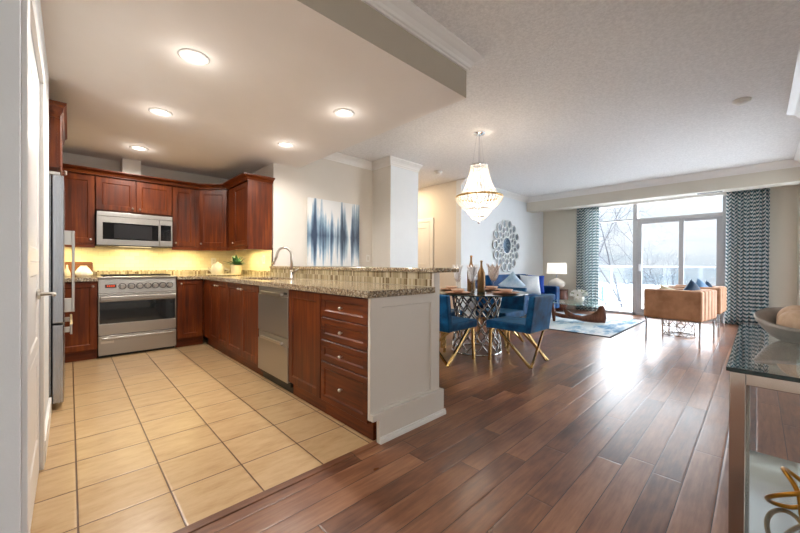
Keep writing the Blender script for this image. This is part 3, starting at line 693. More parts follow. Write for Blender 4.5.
d = B(0.850, 0.994, YM+0.001, YM+0.03, 1.322, 1.664).build('control_panel', 'stainless', o, bevel=0.003)
g = B(0.862, 0.976, YM-0.001, YM+0.001, 1.395, 1.60); g.v = [p-o.location for p in g.v]; g.build('keypad', 'black_glass', d, world=False)
g = MB()
for r in range(5):
    for c_i in range(3): g.box(0.876+c_i*0.034, 0.896+c_i*0.034, YM-0.0022, YM-0.0008, 1.405+r*0.028, 1.420+r*0.028)
g.v = [p-o.location for p in g.v]; g.build('key', 'microwave_glass', d, world=False)

B(0.45, 0.78, 5.55, 5.65, 1.3085, 1.3115).build('cooktop_light', 'strip_glow', o)
add_light('hood_lamp', 'AREA', (0.613, 5.60, 1.30), 1.8, (1.0, 0.80, 0.38), shape='RECTANGLE', size=0.4, size_y=0.1)
# ---- wall cabinets
ZU0, ZU1 = 1.315, 2.15
def upper(poly, z0, label, loc):
    o = thing('wall_cabinet', label, 'cabinet', loc, 0, G_U)
    MB().prism(poly, z0, ZU1).build('body', 'cherry', o); return o
rect = lambda a, b, c, d_: [(a, c), (b, c), (b, d_), (a, d_)]
o = upper(rect(-0.24, 0.219, 5.51, 5.806), ZU0, 'tall cherry wall cabinet between the fridge and the microwave', (0, 5.65, ZU0))
door(o, (-0.235, 5.51, ZU0+0.02), (1, 0, 0), (0, -1, 0), 0.45, 0.80, kn=(0.415, 0.045))
B(-0.24, 0.219, 5.495, 5.509, ZU0-0.03, ZU0+0.015).build('light_rail', 'cherry_x', o)
o = upper(rect(0.222, 0.998, 5.51, 5.806), 1.735, 'short two-door cherry cabinet above the microwave', (0.61, 5.65, 1.735))
door(o, (0.226, 5.51, 1.745), (1, 0, 0), (0, -1, 0), 0.383, 0.39, kn=(0.348, 0.04)); door(o, (0.613, 5.51, 1.745), (1, 0, 0), (0, -1, 0), 0.383, 0.39, kn=(0.035, 0.04))
o = upper(rect(1.001, 1.328, 5.51, 5.806), ZU0, 'narrow cherry wall cabinet right of the microwave', (1.16, 5.65, ZU0))
door(o, (1.006, 5.51, ZU0+0.02), (1, 0, 0), (0, -1, 0), 0.275, 0.80, kn=(0.035, 0.045))
B(1.283, 1.327, 5.494, 5.5095, ZU0+0.02, ZU0+0.82).build('filler_strip', 'cherry', o)
B(1.001, 1.328, 5.495, 5.5095, ZU0-0.03, ZU0+0.015).build('light_rail', 'cherry_x', o)
o = upper([(1.33, 5.806), (1.33, 5.506), (1.624, 5.212), (1.927, 5.212), (1.927, 5.806)], ZU0, 'angled cherry wall cabinet across the kitchen corner', (1.6, 5.55, ZU0))
q = math.sqrt(0.5); L_ = 0.294/q
door(o, (1.33+0.012*q-0.0, 5.506-0.012*q, ZU0+0.02), (q, -q, 0), (-q, -q, 0), L_-0.024, 0.80, kn=(0.035, 0.045))
MB().prism([(1.33, 5.506), (1.33-0.014*q, 5.506-0.014*q), (1.624-0.014*q, 5.212-0.014*q), (1.624, 5.212)], ZU0-0.03, ZU0+0.015).build('light_rail', 'cherry', o)
o = upper(rect(1.63, 1.927, 4.455, 5.208), ZU0, 'cherry wall cabinet with wide side panel beside the white wall', (1.78, 4.8, ZU0))
door(o, (1.63, 4.955, ZU0+0.02), (0, -1, 0), (-1, 0, 0), 0.49, 0.80, kn=(0.035, 0.045))
B(1.611, 1.629, 4.96, 5.15, ZU0+0.02, ZU0+0.82).build('filler_strip', 'cherry', o)
MB().box(1.612, 1.629, 4.44, 5.20, ZU0-0.03, ZU0+0.015).build('light_rail', 'cherry_h', o)
B(1.612, 1.928, 4.438, 4.454, ZU0-0.03, ZU1).build('side_panel', 'cherry', o)
CP = [(0, 0), (0.078, 0), (0.078, -0.012), (0.060, -0.022), (0.030, -0.032), (0.018, -0.05), (0.010, -0.058), (0.010, -0.066), (0, -0.066)]
o = sweep([(-0.80, 5.488), (1.325, 5.488), (1.61, 5.203), (1.61, 4.436), (1.93, 4.436)], CP, 2.218)
for pl in ([(-0.80, 5.488), (1.325, 5.488), (1.61, 5.203), (1.61, 4.44), (1.928, 4.44), (1.928, 5.80), (-0.8, 5.80)],): o.prism(pl, 2.151, 2.155)
tag(o.build('cabinet_crown', 'cherry_x', at=(0.6, 5.4, 2.15)), 'dark cherry crown moulding running along the tops of the wall cabinets', 'moulding')
o = thing('wall_cabinet', 'cherry cabinet with heavy crown above the fridge', 'cabinet', (-0.4, 4.0, 1.8), 0, G_U)
B(-0.70, -0.066, 3.585, 4.50, 1.80, 2.19).build('body', 'cherry', o)
door(o, (-0.066, 3.59, 1.805), (0, 1, 0), (1, 0, 0), 0.45, 0.37, kn=(0.41, 0.05)); door(o, (-0.066, 4.045, 1.805), (0, 1, 0), (1, 0, 0), 0.45, 0.37, kn=(0.04, 0.05))
CP2 = [(0, 0), (0.045, 0), (0.045, -0.015), (0.03, -0.03), (0.022, -0.07), (0.012, -0.09), (0.012, -0.11), (0, -0.11)]
sweep([(-0.70, 3.585), (-0.06, 3.585), (-0.06, 4.50)], CP2, 2.275).prism(rect(-0.7, -0.06, 3.585, 4.5), 2.191, 2.195).build('crown', 'cherry_h', o)
# under-cabinet light strips
for (a, b, c_, d_, s_) in ((-0.2, 0.2, 5.56, 5.60, 'left of the microwave'), (1.03, 1.31, 5.56, 5.60, 'right of the microwave'), (1.70, 1.74, 4.55, 5.15, 'beside the white wall')):
    o = tag(B(a, b, c_, d_, ZU0-0.012, ZU0-0.001).build('light_strip', 'strip_glow', at=(a, c_, ZU0)), 'warm light strip under the wall cabinet '+s_, 'light', 'under-cabinet lights')
    add_light('strip_lamp', 'AREA', ((a+b)/2, (c_+d_)/2, ZU0-0.02), 1.7 if d_-c_ < 0.1 else 2.6, (1.0, 0.80, 0.36), shape='RECTANGLE', size=b-a, size_y=d_-c_)

# ---- fridge
o = thing('refrigerator', 'tall stainless refrigerator with bottom freezer drawer at the left', 'fridge', (-0.4, 4.05, 0))
B(-0.80, -0.10, 3.60, 4.50, 0.03, 1.745).build('body', 'stainless_z', o)
B(-0.70, -0.11, 3.62, 4.48, 0.002, 0.04).build('kick', 'black', o)
def child(mb, name, mat, par, root, **k):
    mb.v = [p-root.location for p in mb.v]; return mb.build(name, mat, par, world=False, **k)
d = B(-0.094, -0.030, 3.602, 4.498, 0.648, 1.750).build('door', 'stainless_z', o, bevel=0.006)
child(MB().box(0.012, 0.030, 3.66, 3.70, 0.72, 1.345).box(-0.031, 0.014, 3.665, 3.695, 0.72, 0.825).box(-0.031, 0.014, 3.665, 3.695, 1.235, 1.345), 'handle', 'nickel', d, o, bevel=0.004)
d = B(-0.094, -0.030, 3.602, 4.498, 0.05, 0.634).build('freezer_drawer', 'stainless_z', o, bevel=0.006)
child(MB().box(0.002, 0.018, 3.68, 4.42, 0.545, 0.645-0.02).box(-0.031, 0.004, 3.70, 3.73, 0.56, 0.60).box(-0.031, 0.004, 4.37, 4.40, 0.56, 0.60), 'handle', 'nickel', d, o, bevel=0.004)
for y in (3.61, 4.44): B(-0.15, -0.05, y, y+0.05, 1.751, 1.775).build('hinge', 'nickel', o, bevel=0.004)

# ---- counter items
o = thing('cutting_board', 'round-cornered wooden cutting board leaning on the left backsplash', 'board', (0.0, 5.77, 0.935))
rr = []
for cx_, cz_, a0 in ((0.19, 1.095, 0), (-0.21, 1.095, PI/2), (-0.21, 0.9565, PI), (0.19, 0.9565, 1.5*PI)):
    rr += [(cx_+0.02*math.cos(a0+k*PI/8), cz_+0.02*math.sin(a0+k*PI/8)) for k in range(5)]
mb = MB(); n_ = len(rr); tilt = lambda z: (z-0.9365)*0.18
mb.add([(x, 5.765+tilt(z), z) for x, z in rr]+[(x, 5.783+tilt(z)-0.0, z) for x, z in rr], [tuple(range(n_)), tuple(range(2*n_-1, n_-1, -1))]+[(i, (i+1) % n_, n_+(i+1) % n_, n_+i) for i in range(n_)])
mb.v = [Vector((p.x, p.y-0.012, p.z)) for p in mb.v]
mb.build('board', 'board_wood', o, bevel=0.003)
o = MB().lathe([(0.0, 0.0), (0.062, 0.0), (0.085, 0.025), (0.082, 0.05), (0.052, 0.10), (0.030, 0.125), (0.032, 0.132), (0.026, 0.132), (0.024, 0.12)], 10, (0.122, 5.60, 0.9355))
tag(o.build('vase', 'ceramic_white', at=(0.122, 5.60, 0.9355)), 'squat faceted cream vase in front of the cutting board', 'vase')
o = MB().lathe([(0.0, 0.0), (0.03, 0.0), (0.032, 0.02), (0.026, 0.06), (0.010, 0.10), (0.008, 0.14), (0.0, 0.142)], 16, (-0.02, 5.60, 0.9355))
tag(o.build('bottle', 'ceramic_cream', at=(-0.02, 5.60, 0.9355), smooth=True), 'small narrow-necked cream bottle beside the fridge handle', 'bottle')
tx, ty = 1.53, 5.08
o = thing('serving_tray', 'oval cream footed tray in the counter corner', 'tray', (tx, ty, 0.9355))
MB().lathe([(0.0, 0.012), (0.20, 0.012), (0.215, 0.014), (0.215, 0.028), (0.205, 0.028), (0.2, 0.018), (0.0, 0.018)], 32, (tx, ty, 0.9355), sx=1.0, sy=0.72).build('plate', 'ceramic_cream', o, smooth=False)
for k in range(8):
    a = 2*PI*k/8; MB().sphere((tx+0.17*math.cos(a), ty+0.122*math.sin(a), 0.9355+0.0075), 0.0075, 8, 6).build('foot', 'ceramic_cream', o)
o = thing('teapot', 'cream lidded teapot on the tray', 'teapot', (tx-0.07, ty+0.04, 0.955))
MB().lathe([(0.0, 0.0), (0.06, 0.0), (0.082, 0.025), (0.084, 0.075), (0.068, 0.125), (0.052, 0.14)], 20, (tx-0.07, ty+0.04, 0.955)).build('body', 'ceramic_cream', o, smooth=True)
MB().lathe([(0.054, 0.14), (0.04, 0.152), (0.012, 0.16), (0.012, 0.168), (0.0, 0.174)], 20, (tx-0.07, ty+0.04, 0.955)).build('lid', 'ceramic_cream', o, smooth=True)
MB().tube([(tx-0.125, ty+0.05, 0.985), (tx-0.16, ty+0.06, 1.01), (tx-0.18, ty+0.065, 1.05)], [0.016, 0.011, 0.008], 10).build('spout', 'ceramic_cream', o, smooth=True)
MB().tube([(tx+0.01, ty+0.01, 0.98), (tx+0.05, ty-0.01, 0.99), (tx+0.055, ty-0.01, 1.02), (tx+0.01, ty+0.01, 1.045)], 0.006, 8).build('handle', 'ceramic_cream', o, smooth=True)
px_, py_ = tx+0.14, ty-0.06
o = thing('potted_plant', 'leafy green plant in a cream pot on the tray', 'plant', (px_, py_, 0.955))
MB().lathe([(0.0, 0.0), (0.06, 0.0), (0.074, 0.11), (0.078, 0.125), (0.07, 0.125), (0.066, 0.11), (0.0, 0.11)], 18, (px_, py_, 0.955)).build('pot', 'ceramic_cream', o, smooth=False)
lv = MB(); rnd = random.Random(4)
for k in range(46):
    a = rnd.uniform(0, 2*PI); el = rnd.uniform(0.15, 1.25); d_ = Vector((math.cos(a)*math.cos(el), math.sin(a)*math.cos(el), math.sin(el)))
    s_ = d_.cross(Vector((0, 0, 1))).normalized(); up = s_.cross(d_); L2 = rnd.uniform(0.09, 0.17); p0 = Vector((px_, py_, 1.07))+d_*0.015
    w_ = 0.026; lv.add([p0, p0+d_*L2*0.5+s_*w_+up*0.006, p0+d_*L2-up*0.012, p0+d_*L2*0.5-s_*w_+up*0.006, p0+d_*L2*0.5+up*0.0], [(0, 1, 4), (1, 2, 4), (2, 3, 4), (3, 0, 4)])
lv.build('leaves', 'leaf', o)
def plate_sw(name, p, ax, label, cat, rocker):
    o = thing(name, label, cat, p); x, y, z = p
    if ax == 'y':
        B(x-0.035, x+0.035, y-0.006, y, z-0.057, z+0.057).build('cover_plate', 'plastic_white', o, bevel=0.002)
        (B(x-0.016, x+0.016, y-0.009, y-0.0061, z-0.033, z+0.033) if rocker else MB().box(x-0.014, x+0.014, y-0.0085, y-0.0061, z+0.006, z+0.034).box(x-0.014, x+0.014, y-0.0085, y-0.0061, z-0.034, z-0.006)).build('rocker' if rocker else 'socket', 'ceramic_white', o)
    else:
        B(x-0.006, x, y-0.035, y+0.035, z-0.057, z+0.057).build('cover_plate', 'plastic_white', o, bevel=0.002)
        B(x-0.009, x-0.0061, y-0.016, y+0.016, z-0.033, z+0.033).build('rocker', 'ceramic_white', o)
plate_sw('wall_outlet', (1.60, 5.809, 1.13), 'y', 'cream wall outlet on the back splash tiles behind the teapot', 'outlet', False)
plate_sw('light_switch', (1.929, 4.70, 1.16), 'x', 'cream light switch on the tiles left of the faucet', 'switch', True)
plate_sw('light_switch', (3.53, YP-0.001, 1.20), 'y', 'white light switch on the wall right of the painting', 'switch', True)

# ================================================================== DINING AREA
# ---- painting
o = thing('canvas_painting', 'large abstract blue and grey streaked canvas on the wall behind the peninsula', 'painting', (2.43, YP-0.036, 1.075))
mb = B(0, 0.895, 0, 0.034, 0, 0.97); mb.build('canvas', 'painting', o, world=False)
# ---- chandelier
cx, cy = 3.72, 2.44
o = thing('chandelier', 'tiered crystal bead chandelier hanging over the dining table', 'chandelier', (cx, cy, 2.0))
MB().lathe([(0.0, 2.7635), (0.075, 2.7635), (0.07, 2.745), (0.02, 2.738), (0.0, 2.738)], 24, (cx, cy, 0)).build('ceiling_rose', 'chrome', o, smooth=True)
MB().tube([(cx, cy, 2.74), (cx, cy, 2.345)], 0.008, 8).build('rod', 'chrome', o)
for k in range(3):
    a = 2*PI*k/3+0.3; MB().tube([(cx+0.03*math.cos(a), cy+0.03*math.sin(a), 2.74), (cx+0.085*math.cos(a), cy+0.085*math.sin(a), 2.35)], 0.0018, 5).build('wire', 'chrome', o)
def ring(r, z, t_): return MB().tube([(cx+r*math.cos(2*PI*k/40), cy+r*math.sin(2*PI*k/40), z) for k in range(40)], t_, 6, closed=True)
for r, z, t_ in ((0.10, 2.35, 0.012), (0.285, 1.955, 0.013), (0.165, 1.795, 0.009), (0.09, 1.70, 0.008)): ring(r, z, t_).build('hoop', 'gold' if r > 0.2 else 'chrome', o, smooth=True)
def beads(mb, p0, p1, sag, n, r):
    p0, p1 = Vector(p0), Vector(p1)
    for k in range(n):
        t_ = (k+0.5)/n; p = p0.lerp(p1, t_); p.x += (cx-p.x)*sag*4*t_*(1-t_); p.y += (cy-p.y)*sag*4*t_*(1-t_)
        q = [(r, 0, 0), (0, r, 0), (-r, 0, 0), (0, -r, 0), (0, 0, 1.2*r), (0, 0, -1.2*r)]
        mb.add([p+Vector(v_) for v_ in q], [(0, 1, 4), (1, 2, 4), (2, 3, 4), (3, 0, 4), (1, 0, 5), (2, 1, 5), (3, 2, 5), (0, 3, 5)])
P_ = lambda r, a, z: (cx+r*math.cos(a), cy+r*math.sin(a), z)
for nm, n, r0, z0, r1, z1, sag, nb, br in (('upper_strands', 30, 0.10, 2.34, 0.245, 1.965, 0.16, 15, 0.0105), ('bowl_strands', 40, 0.285, 1.945, 0.165, 1.80, -0.10, 9, 0.0125),
        ('lower_strands', 28, 0.15, 1.79, 0.09, 1.705, -0.10, 5, 0.011), ('bottom_strands', 18, 0.085, 1.695, 0.01, 1.66, -0.3, 4, 0.010), ('inner_strands', 12, 0.06, 2.32, 0.13, 1.98, 0.10, 12, 0.011)):
    mb = MB()
    for k in range(n):
        a = 2*PI*k/n; beads(mb, P_(r0, a, z0), P_(r1, a, z1), sag, nb, br)
    tag(mb.build(nm, 'crystal', o), kind='stuff')
MB().sphere((cx, cy, 1.635), 0.018, 10, 8).build('finial', 'chrome', o, smooth=True)
for k in range(5):
    a = 2*PI*k/5; p = P_(0.10, a, 1.96)
    b_ = MB().tube([(p[0], p[1], 1.91), (p[0], p[1], 1.97)], 0.008, 8).build('candle_sleeve', 'chrome', o)
    g = MB().sphere((p[0], p[1], 1.995), 0.022, 10, 8, (1, 1, 1.4)); g.v = [q-o.location for q in g.v]; g.build('bulb', 'bulb_glow', b_, world=False, smooth=True)
MB().tube([(cx, cy, 2.345), (cx, cy, 1.65)], 0.006, 6).tube([P_(0.10, 0, 1.91), P_(0.10, PI, 1.91)], 0.005, 6).tube([P_(0.10, PI/2, 1.91), P_(0.10, 1.5*PI, 1.91)], 0.005, 6).build('stem', 'chrome', o)
add_light('chandelier_lamp', 'POINT', (cx, cy, 2.10), 5, (1.0, 0.84, 0.66), shadow_soft_size=0.05)
add_light('chandelier_lamp', 'POINT', (cx, cy, 1.88), 4, (1.0, 0.84, 0.66), shadow_soft_size=0.05)

# ---- dining table
tx, ty, TT = 3.77, 2.50, 0.755
o = thing('dining_table', 'round glass-topped dining table on a chrome lattice drum', 'table', (tx, ty, 0))
MB().lathe([(0.0, TT-0.012), (0.618, TT-0.012), (0.622, TT-0.006), (0.618, TT), (0.0, TT)], 64, (tx, ty, 0)).build('tabletop', 'table_glass', o)
MB().lathe([(0.616, TT-0.0125), (0.624, TT-0.0125), (0.6255, TT-0.006), (0.624, TT+0.0005), (0.616, TT+0.0005)], 64, (tx, ty, 0)).build('rim', 'glass_edge', o)
lat = MB(); NL = 15; RZ = lambda z: 0.272+0.03*math.cos((z/0.74-0.5)*PI*1.0)*-1+0.02
rows = 7; H0, H1 = 0.03, 0.735
def rr_(z): 
    s_ = (z-H0)/(H1-H0); return 0.305-0.045*math.sin(PI*s_)**2
for k in range(NL):
    for sg in (1, -1):
        for ro in range(rows):
            za, zb = H0+(H1-H0)*ro/rows, H0+(H1-H0)*(ro+1)/rows
            pts = []
            for j in range(9):
                t_ = j/8; s_ = t_*t_*(3-2*t_); s_ = 0.6*s_+0.4*(0.5-0.5*math.cos(PI*t_))
                z = za+(zb-za)*t_; ph = (0.5 if ro % 2 else 0.0)
                a = 2*PI/NL*(k+ph+sg*0.5*s_); pts.append((tx+rr_(z)*math.cos(a), ty+rr_(z)*math.sin(a), z))
            lat.tube(pts, 0.0098, 6, caps=False)
lat.build('lattice_drum', 'lattice_metal', o, smooth=True)
for z in (0.012, 0.738): MB().tube([(tx+0.306*math.cos(2*PI*k/48), ty+0.306*math.sin(2*PI*k/48), z) for k in range(48)], 0.012 if z < 0.1 else 0.006, 8, closed=True).build('hoop', 'chrome', o, smooth=True)

# ---- dining chairs (local frame: faces +Y)
def make_chair(loc, rz, label):
    o = thing('dining_chair', label, 'chair', loc, rz, 'blue velvet dining chairs')
    B(-0.24, 0.24, -0.255, 0.275, 0.375, 0.465).build('seat', 'velvet_teal', o, world=False, bevel=0.018, seg=3)
    mb = MB().add([(-0.24, -0.262, 0.372), (0.24, -0.262, 0.372), (0.24, -0.185, 0.372), (-0.24, -0.185, 0.372), (-0.245, -0.315, 0.775), (0.245, -0.315, 0.775), (0.245, -0.245, 0.775), (-0.245, -0.245, 0.775)],
        [(3, 2, 1, 0), (4, 5, 6, 7), (0, 1, 5, 4), (1, 2, 6, 5), (2, 3, 7, 6), (3, 0, 4, 7)])
    mb.build('backrest', 'velvet_teal', o, world=False, bevel=0.016, seg=3)
    zt = 0.374
    for s_ in (-1, 1):
        MB().bar((s_*0.205, 0.225, zt), (s_*0.215, 0.235, 0.001), 0.026).build('leg', 'gold', o, world=False)
        MB().bar((s_*0.215, 0.13, zt), (s_*0.215, -0.255, 0.012), 0.024).build('brace', 'gold', o, world=False)
    MB().bar((0.205, -0.215, zt), (-0.21, -0.262, 0.012), 0.022).build('leg', 'gold', o, world=False)
    MB().bar((-0.205, -0.215, zt), (0.21, -0.238, 0.012), 0.022).build('leg', 'gold', o, world=False)
    MB().box(-0.215, 0.215, 0.20, 0.23, 0.360, 0.374).box(-0.215, 0.215, -0.23, -0.20, 0.360, 0.374).build('seat_frame', 'gold', o, world=False)
    return o
chB = make_chair((3.715, 1.905, 0), 0, 'blue velvet dining chair nearest the camera with its back to the living room floor')
chA = dup(chB, (3.16, 2.50, 0), -PI/2, 'blue velvet dining chair partly hidden behind the peninsula end')
dup(chB, (4.40, 2.52, 0), PI/2, 'blue velvet dining chair on the window side of the table')
dup(chB, (3.77, 3.12, 0), PI, 'blue velvet dining chair on the far side of the table, behind the bottles')

# ---- tableware
G_P = 'copper coloured place settings'
for (dx, dy, s_) in ((-0.40, 0.0, 'at the peninsula side'), (0.02, -0.40, 'at the side nearest the camera'), (0.40, 0.02, 'at the window side'), (0.0, 0.40, 'at the far side by the wall')):
    x, y = tx+dx, ty+dy
    o = MB().lathe([(0.0, 0.0), (0.10, 0.0), (0.15, 0.010), (0.162, 0.016), (0.15, 0.016), (0.10, 0.007), (0.0, 0.006)], 32, (x, y, TT+0.001))
    tag(o.build('charger_plate', 'copper_wood', at=(x, y, TT), smooth=True), 'copper charger plate '+s_+' of the table', 'plate', None, None)['group'] = 'copper charger plates'
    o = MB().lathe([(0.0, 0.0), (0.035, 0.0), (0.07, 0.02), (0.084, 0.045), (0.080, 0.045), (0.066, 0.023), (0.0, 0.008)], 28, (x, y, TT+0.0075))
    tag(o.build('bowl', 'bowl_pale', at=(x, y, TT+0.007), smooth=True), 'small pale bowl on the plate '+s_+' of the table', 'bowl')['group'] = 'pale bowls'
for (x, y, sc_, s_) in ((3.72, 2.55, 1.05, 'taller antique gold bottle on the dining table'), (3.715, 2.395, 0.90, 'shorter antique gold bottle nearer the window on the dining table')):
    o = thing('bottle', s_, 'bottle', (x, y, TT), 0, 'gold bottles')
    MB().lathe([(0.0, 0.0), (0.043, 0.0), (0.049, 0.01), (0.049, 0.24*sc_), (0.041, 0.285*sc_), (0.018, 0.345*sc_), (0.013, 0.38*sc_), (0.013, 0.425*sc_)], 24, (x, y, TT+0.001)).build('body', 'antique_gold', o, smooth=True)
    MB().lathe([(0.0165, 0.425*sc_), (0.0165, 0.44*sc_), (0.0, 0.442*sc_)], 16, (x, y, TT+0.001)).build('cap', 'gold', o, smooth=True)
gl_pts = [(3.50, 2.60, 'by the peninsula-side place setting', 'napkin_white'), (3.46, 2.36, 'in front of the taller bottle', 'napkin_white'), (3.93, 2.35, 'right of the shorter bottle', 'napkin_pink'), (4.10, 2.76, 'at the far window side', 'napkin_white')]
for x, y, s_, nm in gl_pts:
    o = thing('wine_glass', 'clear wine glass '+s_, 'glass', (x, y, TT), 0, 'wine glasses on the dining table')
    MB().lathe([(0.0, 0.0), (0.036, 0.0), (0.034, 0.004), (0.006, 0.012), (0.005, 0.12)], 20, (x, y, TT+0.001)).build('stem', 'wine_glass', o, smooth=True)
    MB().lathe([(0.005, 0.12), (0.03, 0.14), (0.045, 0.18), (0.042, 0.22), (0.038, 0.24)], 24, (x, y, TT+0.001)).build('glass_bowl', 'wine_glass', o, smooth=True)
    nf = MB(); big = 1.7 if nm == 'napkin_pink' else 1.15
    for k in range(9):
        a = 2*PI*k/9; c_, s2 = math.cos(a), math.sin(a)
        def leaf(u, v_, a=a, c_=c_, s2=s2):
            w_ = (u-0.5)*0.075*big*math.sin(PI*min(1, v_*0.85+0.12)); r_ = 0.006+0.05*big*max(0, (v_-0.25)/0.75)**1.3; z = TT+0.145+0.20*v_*(1+0.15*(big-1))
            return (x+c_*r_-s2*w_, y+s2*r_+c_*w_, z-abs(u-0.5)*0.05*v_)
        nf.grid(leaf, 6, 6)
    tag(nf.build('napkin', nm, at=(x, y, TT+0.12), smooth=True, solid=0.002), ('pale pink' if nm == 'napkin_pink' else 'white')+' fanned napkin standing in the wine glass '+s_, 'napkin', 'folded napkins in the glasses')
mb = MB().tube(arc((4.02, 2.62, TT+0.044), 0.032, -2.2, 2.6, 20, 'xz'), [0.011]*21, 10)
tag(mb.build('ornament', 'black', at=(4.02, 2.62, TT), smooth=True), 'small black open ring ornament on the dining table behind the bottles', 'ornament')

# ---- wall mirror: round openwork frame
mx, mz, my = 7.19, 1.545, YC-0.004
o = thing('wall_mirror', 'round silver openwork petal mirror on the dining wall', 'mirror', (mx, my, mz))
def oval(mb, cx_, cz_, rx, rz_, ang, t_, d_=0.012):
    ca, sa = math.cos(ang), math.sin(ang); pts = []
    for k in range(22):
        a = 2*PI*k/22; u, v_ = rx*math.cos(a), rz_*math.sin(a); pts.append((cx_+u*ca-v_*sa, my-0.020, cz_+u*sa+v_*ca))
    mb.tube(pts, t_, 6, closed=True); return mb
ND = 14
outer, mid, inn, gz = MB(), MB(), MB(), MB()
for k in range(ND):
    a = 2*PI*k/ND; oval(outer, mx+0.50*math.cos(a), mz+0.50*math.sin(a), 0.095, 0.092, a, 0.017)
    a2 = a+PI/ND; oval(mid, mx+0.375*math.cos(a2), mz+0.375*math.sin(a2), 0.075, 0.062, a2, 0.013)
    oval(inn, mx+0.265*math.cos(a), mz+0.265*math.sin(a), 0.062, 0.044, a, 0.011)
    for r_, aa, rx in ((0.50, a, 0.082), (0.375, a2, 0.062), (0.265, a, 0.05)):
        c_, s2 = math.cos(aa), math.sin(aa); vs = []
        for j in range(14):
            b = 2*PI*j/14; u, v_ = rx*math.cos(b), rx*0.78*math.sin(b); vs.append((mx+(r_+u)*c_-v_*s2, my-0.012, mz+(r_+u)*s2+v_*c_))
        gz.add(vs+[(mx+r_*c_, my-0.009, mz+r_*s2)], [(j, (j+1) % 14, 14) for j in range(14)])
outer.build('outer_petals', 'mirror_silver', o, smooth=True); mid.build('middle_petals', 'mirror_silver', o, smooth=True); inn.build('inner_petals', 'mirror_silver', o, smooth=True)
gz.build('petal_mirrors', 'mirror_edge', o)
xf = Matrix.Translation((mx, my, mz)) @ Matrix.Rotation(PI/2, 4, 'X')
MB().lathe([(0.0, 0.026), (0.165, 0.024), (0.18, 0.018), (0.18, 0.004)], 40, xf=xf, sx=1.0, sy=1.0).build('centre_glass', 'mirror_blue', o)
MB().tube([(mx+0.19*math.cos(2*PI*k/40), my-0.02, mz+0.19*math.sin(2*PI*k/40)) for k in range(40)], 0.015, 8, closed=True).build('centre_ring', 'mirror_silver', o, smooth=True)
xf = None
# ---- smoke detectors
for x, y, s_ in ((4.86, 0.12, 'white smoke detector on the textured ceiling near the right wall'), (4.74, 3.96, 'white smoke detector on the ceiling in front of the hallway opening')):
    o = thing('smoke_detector', s_, 'smoke detector', (x, y, ZC), 0)
    MB().lathe([(0.0, -0.045), (0.035, -0.045), (0.05, -0.034), (0.064, -0.02)], 24, (x, y, ZC)).build('cover', 'plastic_white', o, smooth=True)
    MB().lathe([(0.072, -0.02), (0.072, -0.001), (0.0, -0.001)], 24, (x, y, ZC)).build('base', 'plastic_white', o)
add_light('hall_lamp', 'AREA', (4.9, 5.2, ZC-0.03), 9, (1.0, 0.74, 0.46), shape='DISK', size=0.3)
o = thing('hall_ceiling_light', 'flush ceiling light in the hallway', 'light', (4.9, 5.2, ZC-0.02))
MB().lathe([(0.0, -0.02), (0.12, -0.012), (0.15, -0.001)], 24, (4.9, 5.2, ZC)).build('diffuser', 'lamp_glow', o, smooth=True)

# ================================================================== LIVING AREA
def pillow(name, mat, label, loc, w_, h_, t_, rot, group=None):
    mb = MB(); n = 14
    def side(sg):
        def fn(u, v_):
            a, b = 2*u-1, 2*v_-1; k = 1-0.10*(1-abs(a)**1.5*0+0)*0
            px = a*w_/2*(1-0.07*(1-b*b)*abs(a)**3 if True else 1); pz = b*h_/2*(1-0.07*(1-a*a)*abs(b)**3)
            th = t_/2*max(0, (1-a**4))**0.6*max(0, (1-b**4))**0.6
            return (px, sg*th, pz)
        return fn
    mb.grid(side(1), n, n).grid(side(-1), n, n)
    o = mb.build(name, mat, smooth=True); o.location = loc; o.rotation_euler = rot
    return tag(o, label, 'cushion', group)
struct_rug = thing('area_rug', 'pale grey and blue abstract rug under the coffee table', 'rug', (7.1, 2.3, 0))
MB().box(5.95, 8.25, 1.56, 3.30, 0.001, 0.011).build('pile', 'rug', struct_rug)
MB().box(5.93, 8.27, 1.54, 1.56, 0.001, 0.0125).box(5.93, 8.27, 3.30, 3.32, 0.001, 0.0125).box(5.93, 5.95, 1.56, 3.30, 0.001, 0.0125).box(8.25, 8.27, 1.56, 3.30, 0.001, 0.0125).build('binding', 'rug_edge', struct_rug)

# ---- sofa
o = thing('sofa', 'blue velvet sofa along the mirror wall', 'sofa', (6.95, 3.5, 0))
B(5.92, 7.97, 3.10, 3.95, 0.14, 0.32).build('base', 'velvet_blue', o, bevel=0.02)
for x0_, x1_ in ((5.92, 6.12), (7.77, 7.97)): B(x0_, x1_, 3.08, 3.955, 0.14, 0.635).build('arm', 'velvet_blue', o, bevel=0.035, seg=4)
for x0_, x1_ in ((6.125, 6.94), (6.95, 7.765)):
    B(x0_, x1_, 3.09, 3.72, 0.321, 0.465).build('seat_cushion', 'velvet_blue', o, bevel=0.035, seg=4)
    mb = MB().add([(x0_, 3.66, 0.44), (x1_, 3.66, 0.44), (x1_, 3.84, 0.44), (x0_, 3.84, 0.44), (x0_, 3.75, 0.895), (x1_, 3.75, 0.895), (x1_, 3.90, 0.895), (x0_, 3.90, 0.895)], [(3, 2, 1, 0), (4, 5, 6, 7), (0, 1, 5, 4), (1, 2, 6, 5), (2, 3, 7, 6), (3, 0, 4, 7)])
    mb.build('back_cushion', 'velvet_blue', o, bevel=0.04, seg=4)
B(5.95, 7.94, 3.86, 3.96, 0.14, 0.80).build('back_frame', 'velvet_blue', o, bevel=0.02)
for x in (6.0, 7.89):
    for y in (3.16, 3.88): MB().lathe([(0.016, 0.0015), (0.026, 0.14)], 12, (x, y, 0.012 if y < 3.3 else 0)).build('leg', 'walnut', o)
G_C = 'cushions on the blue sofa'
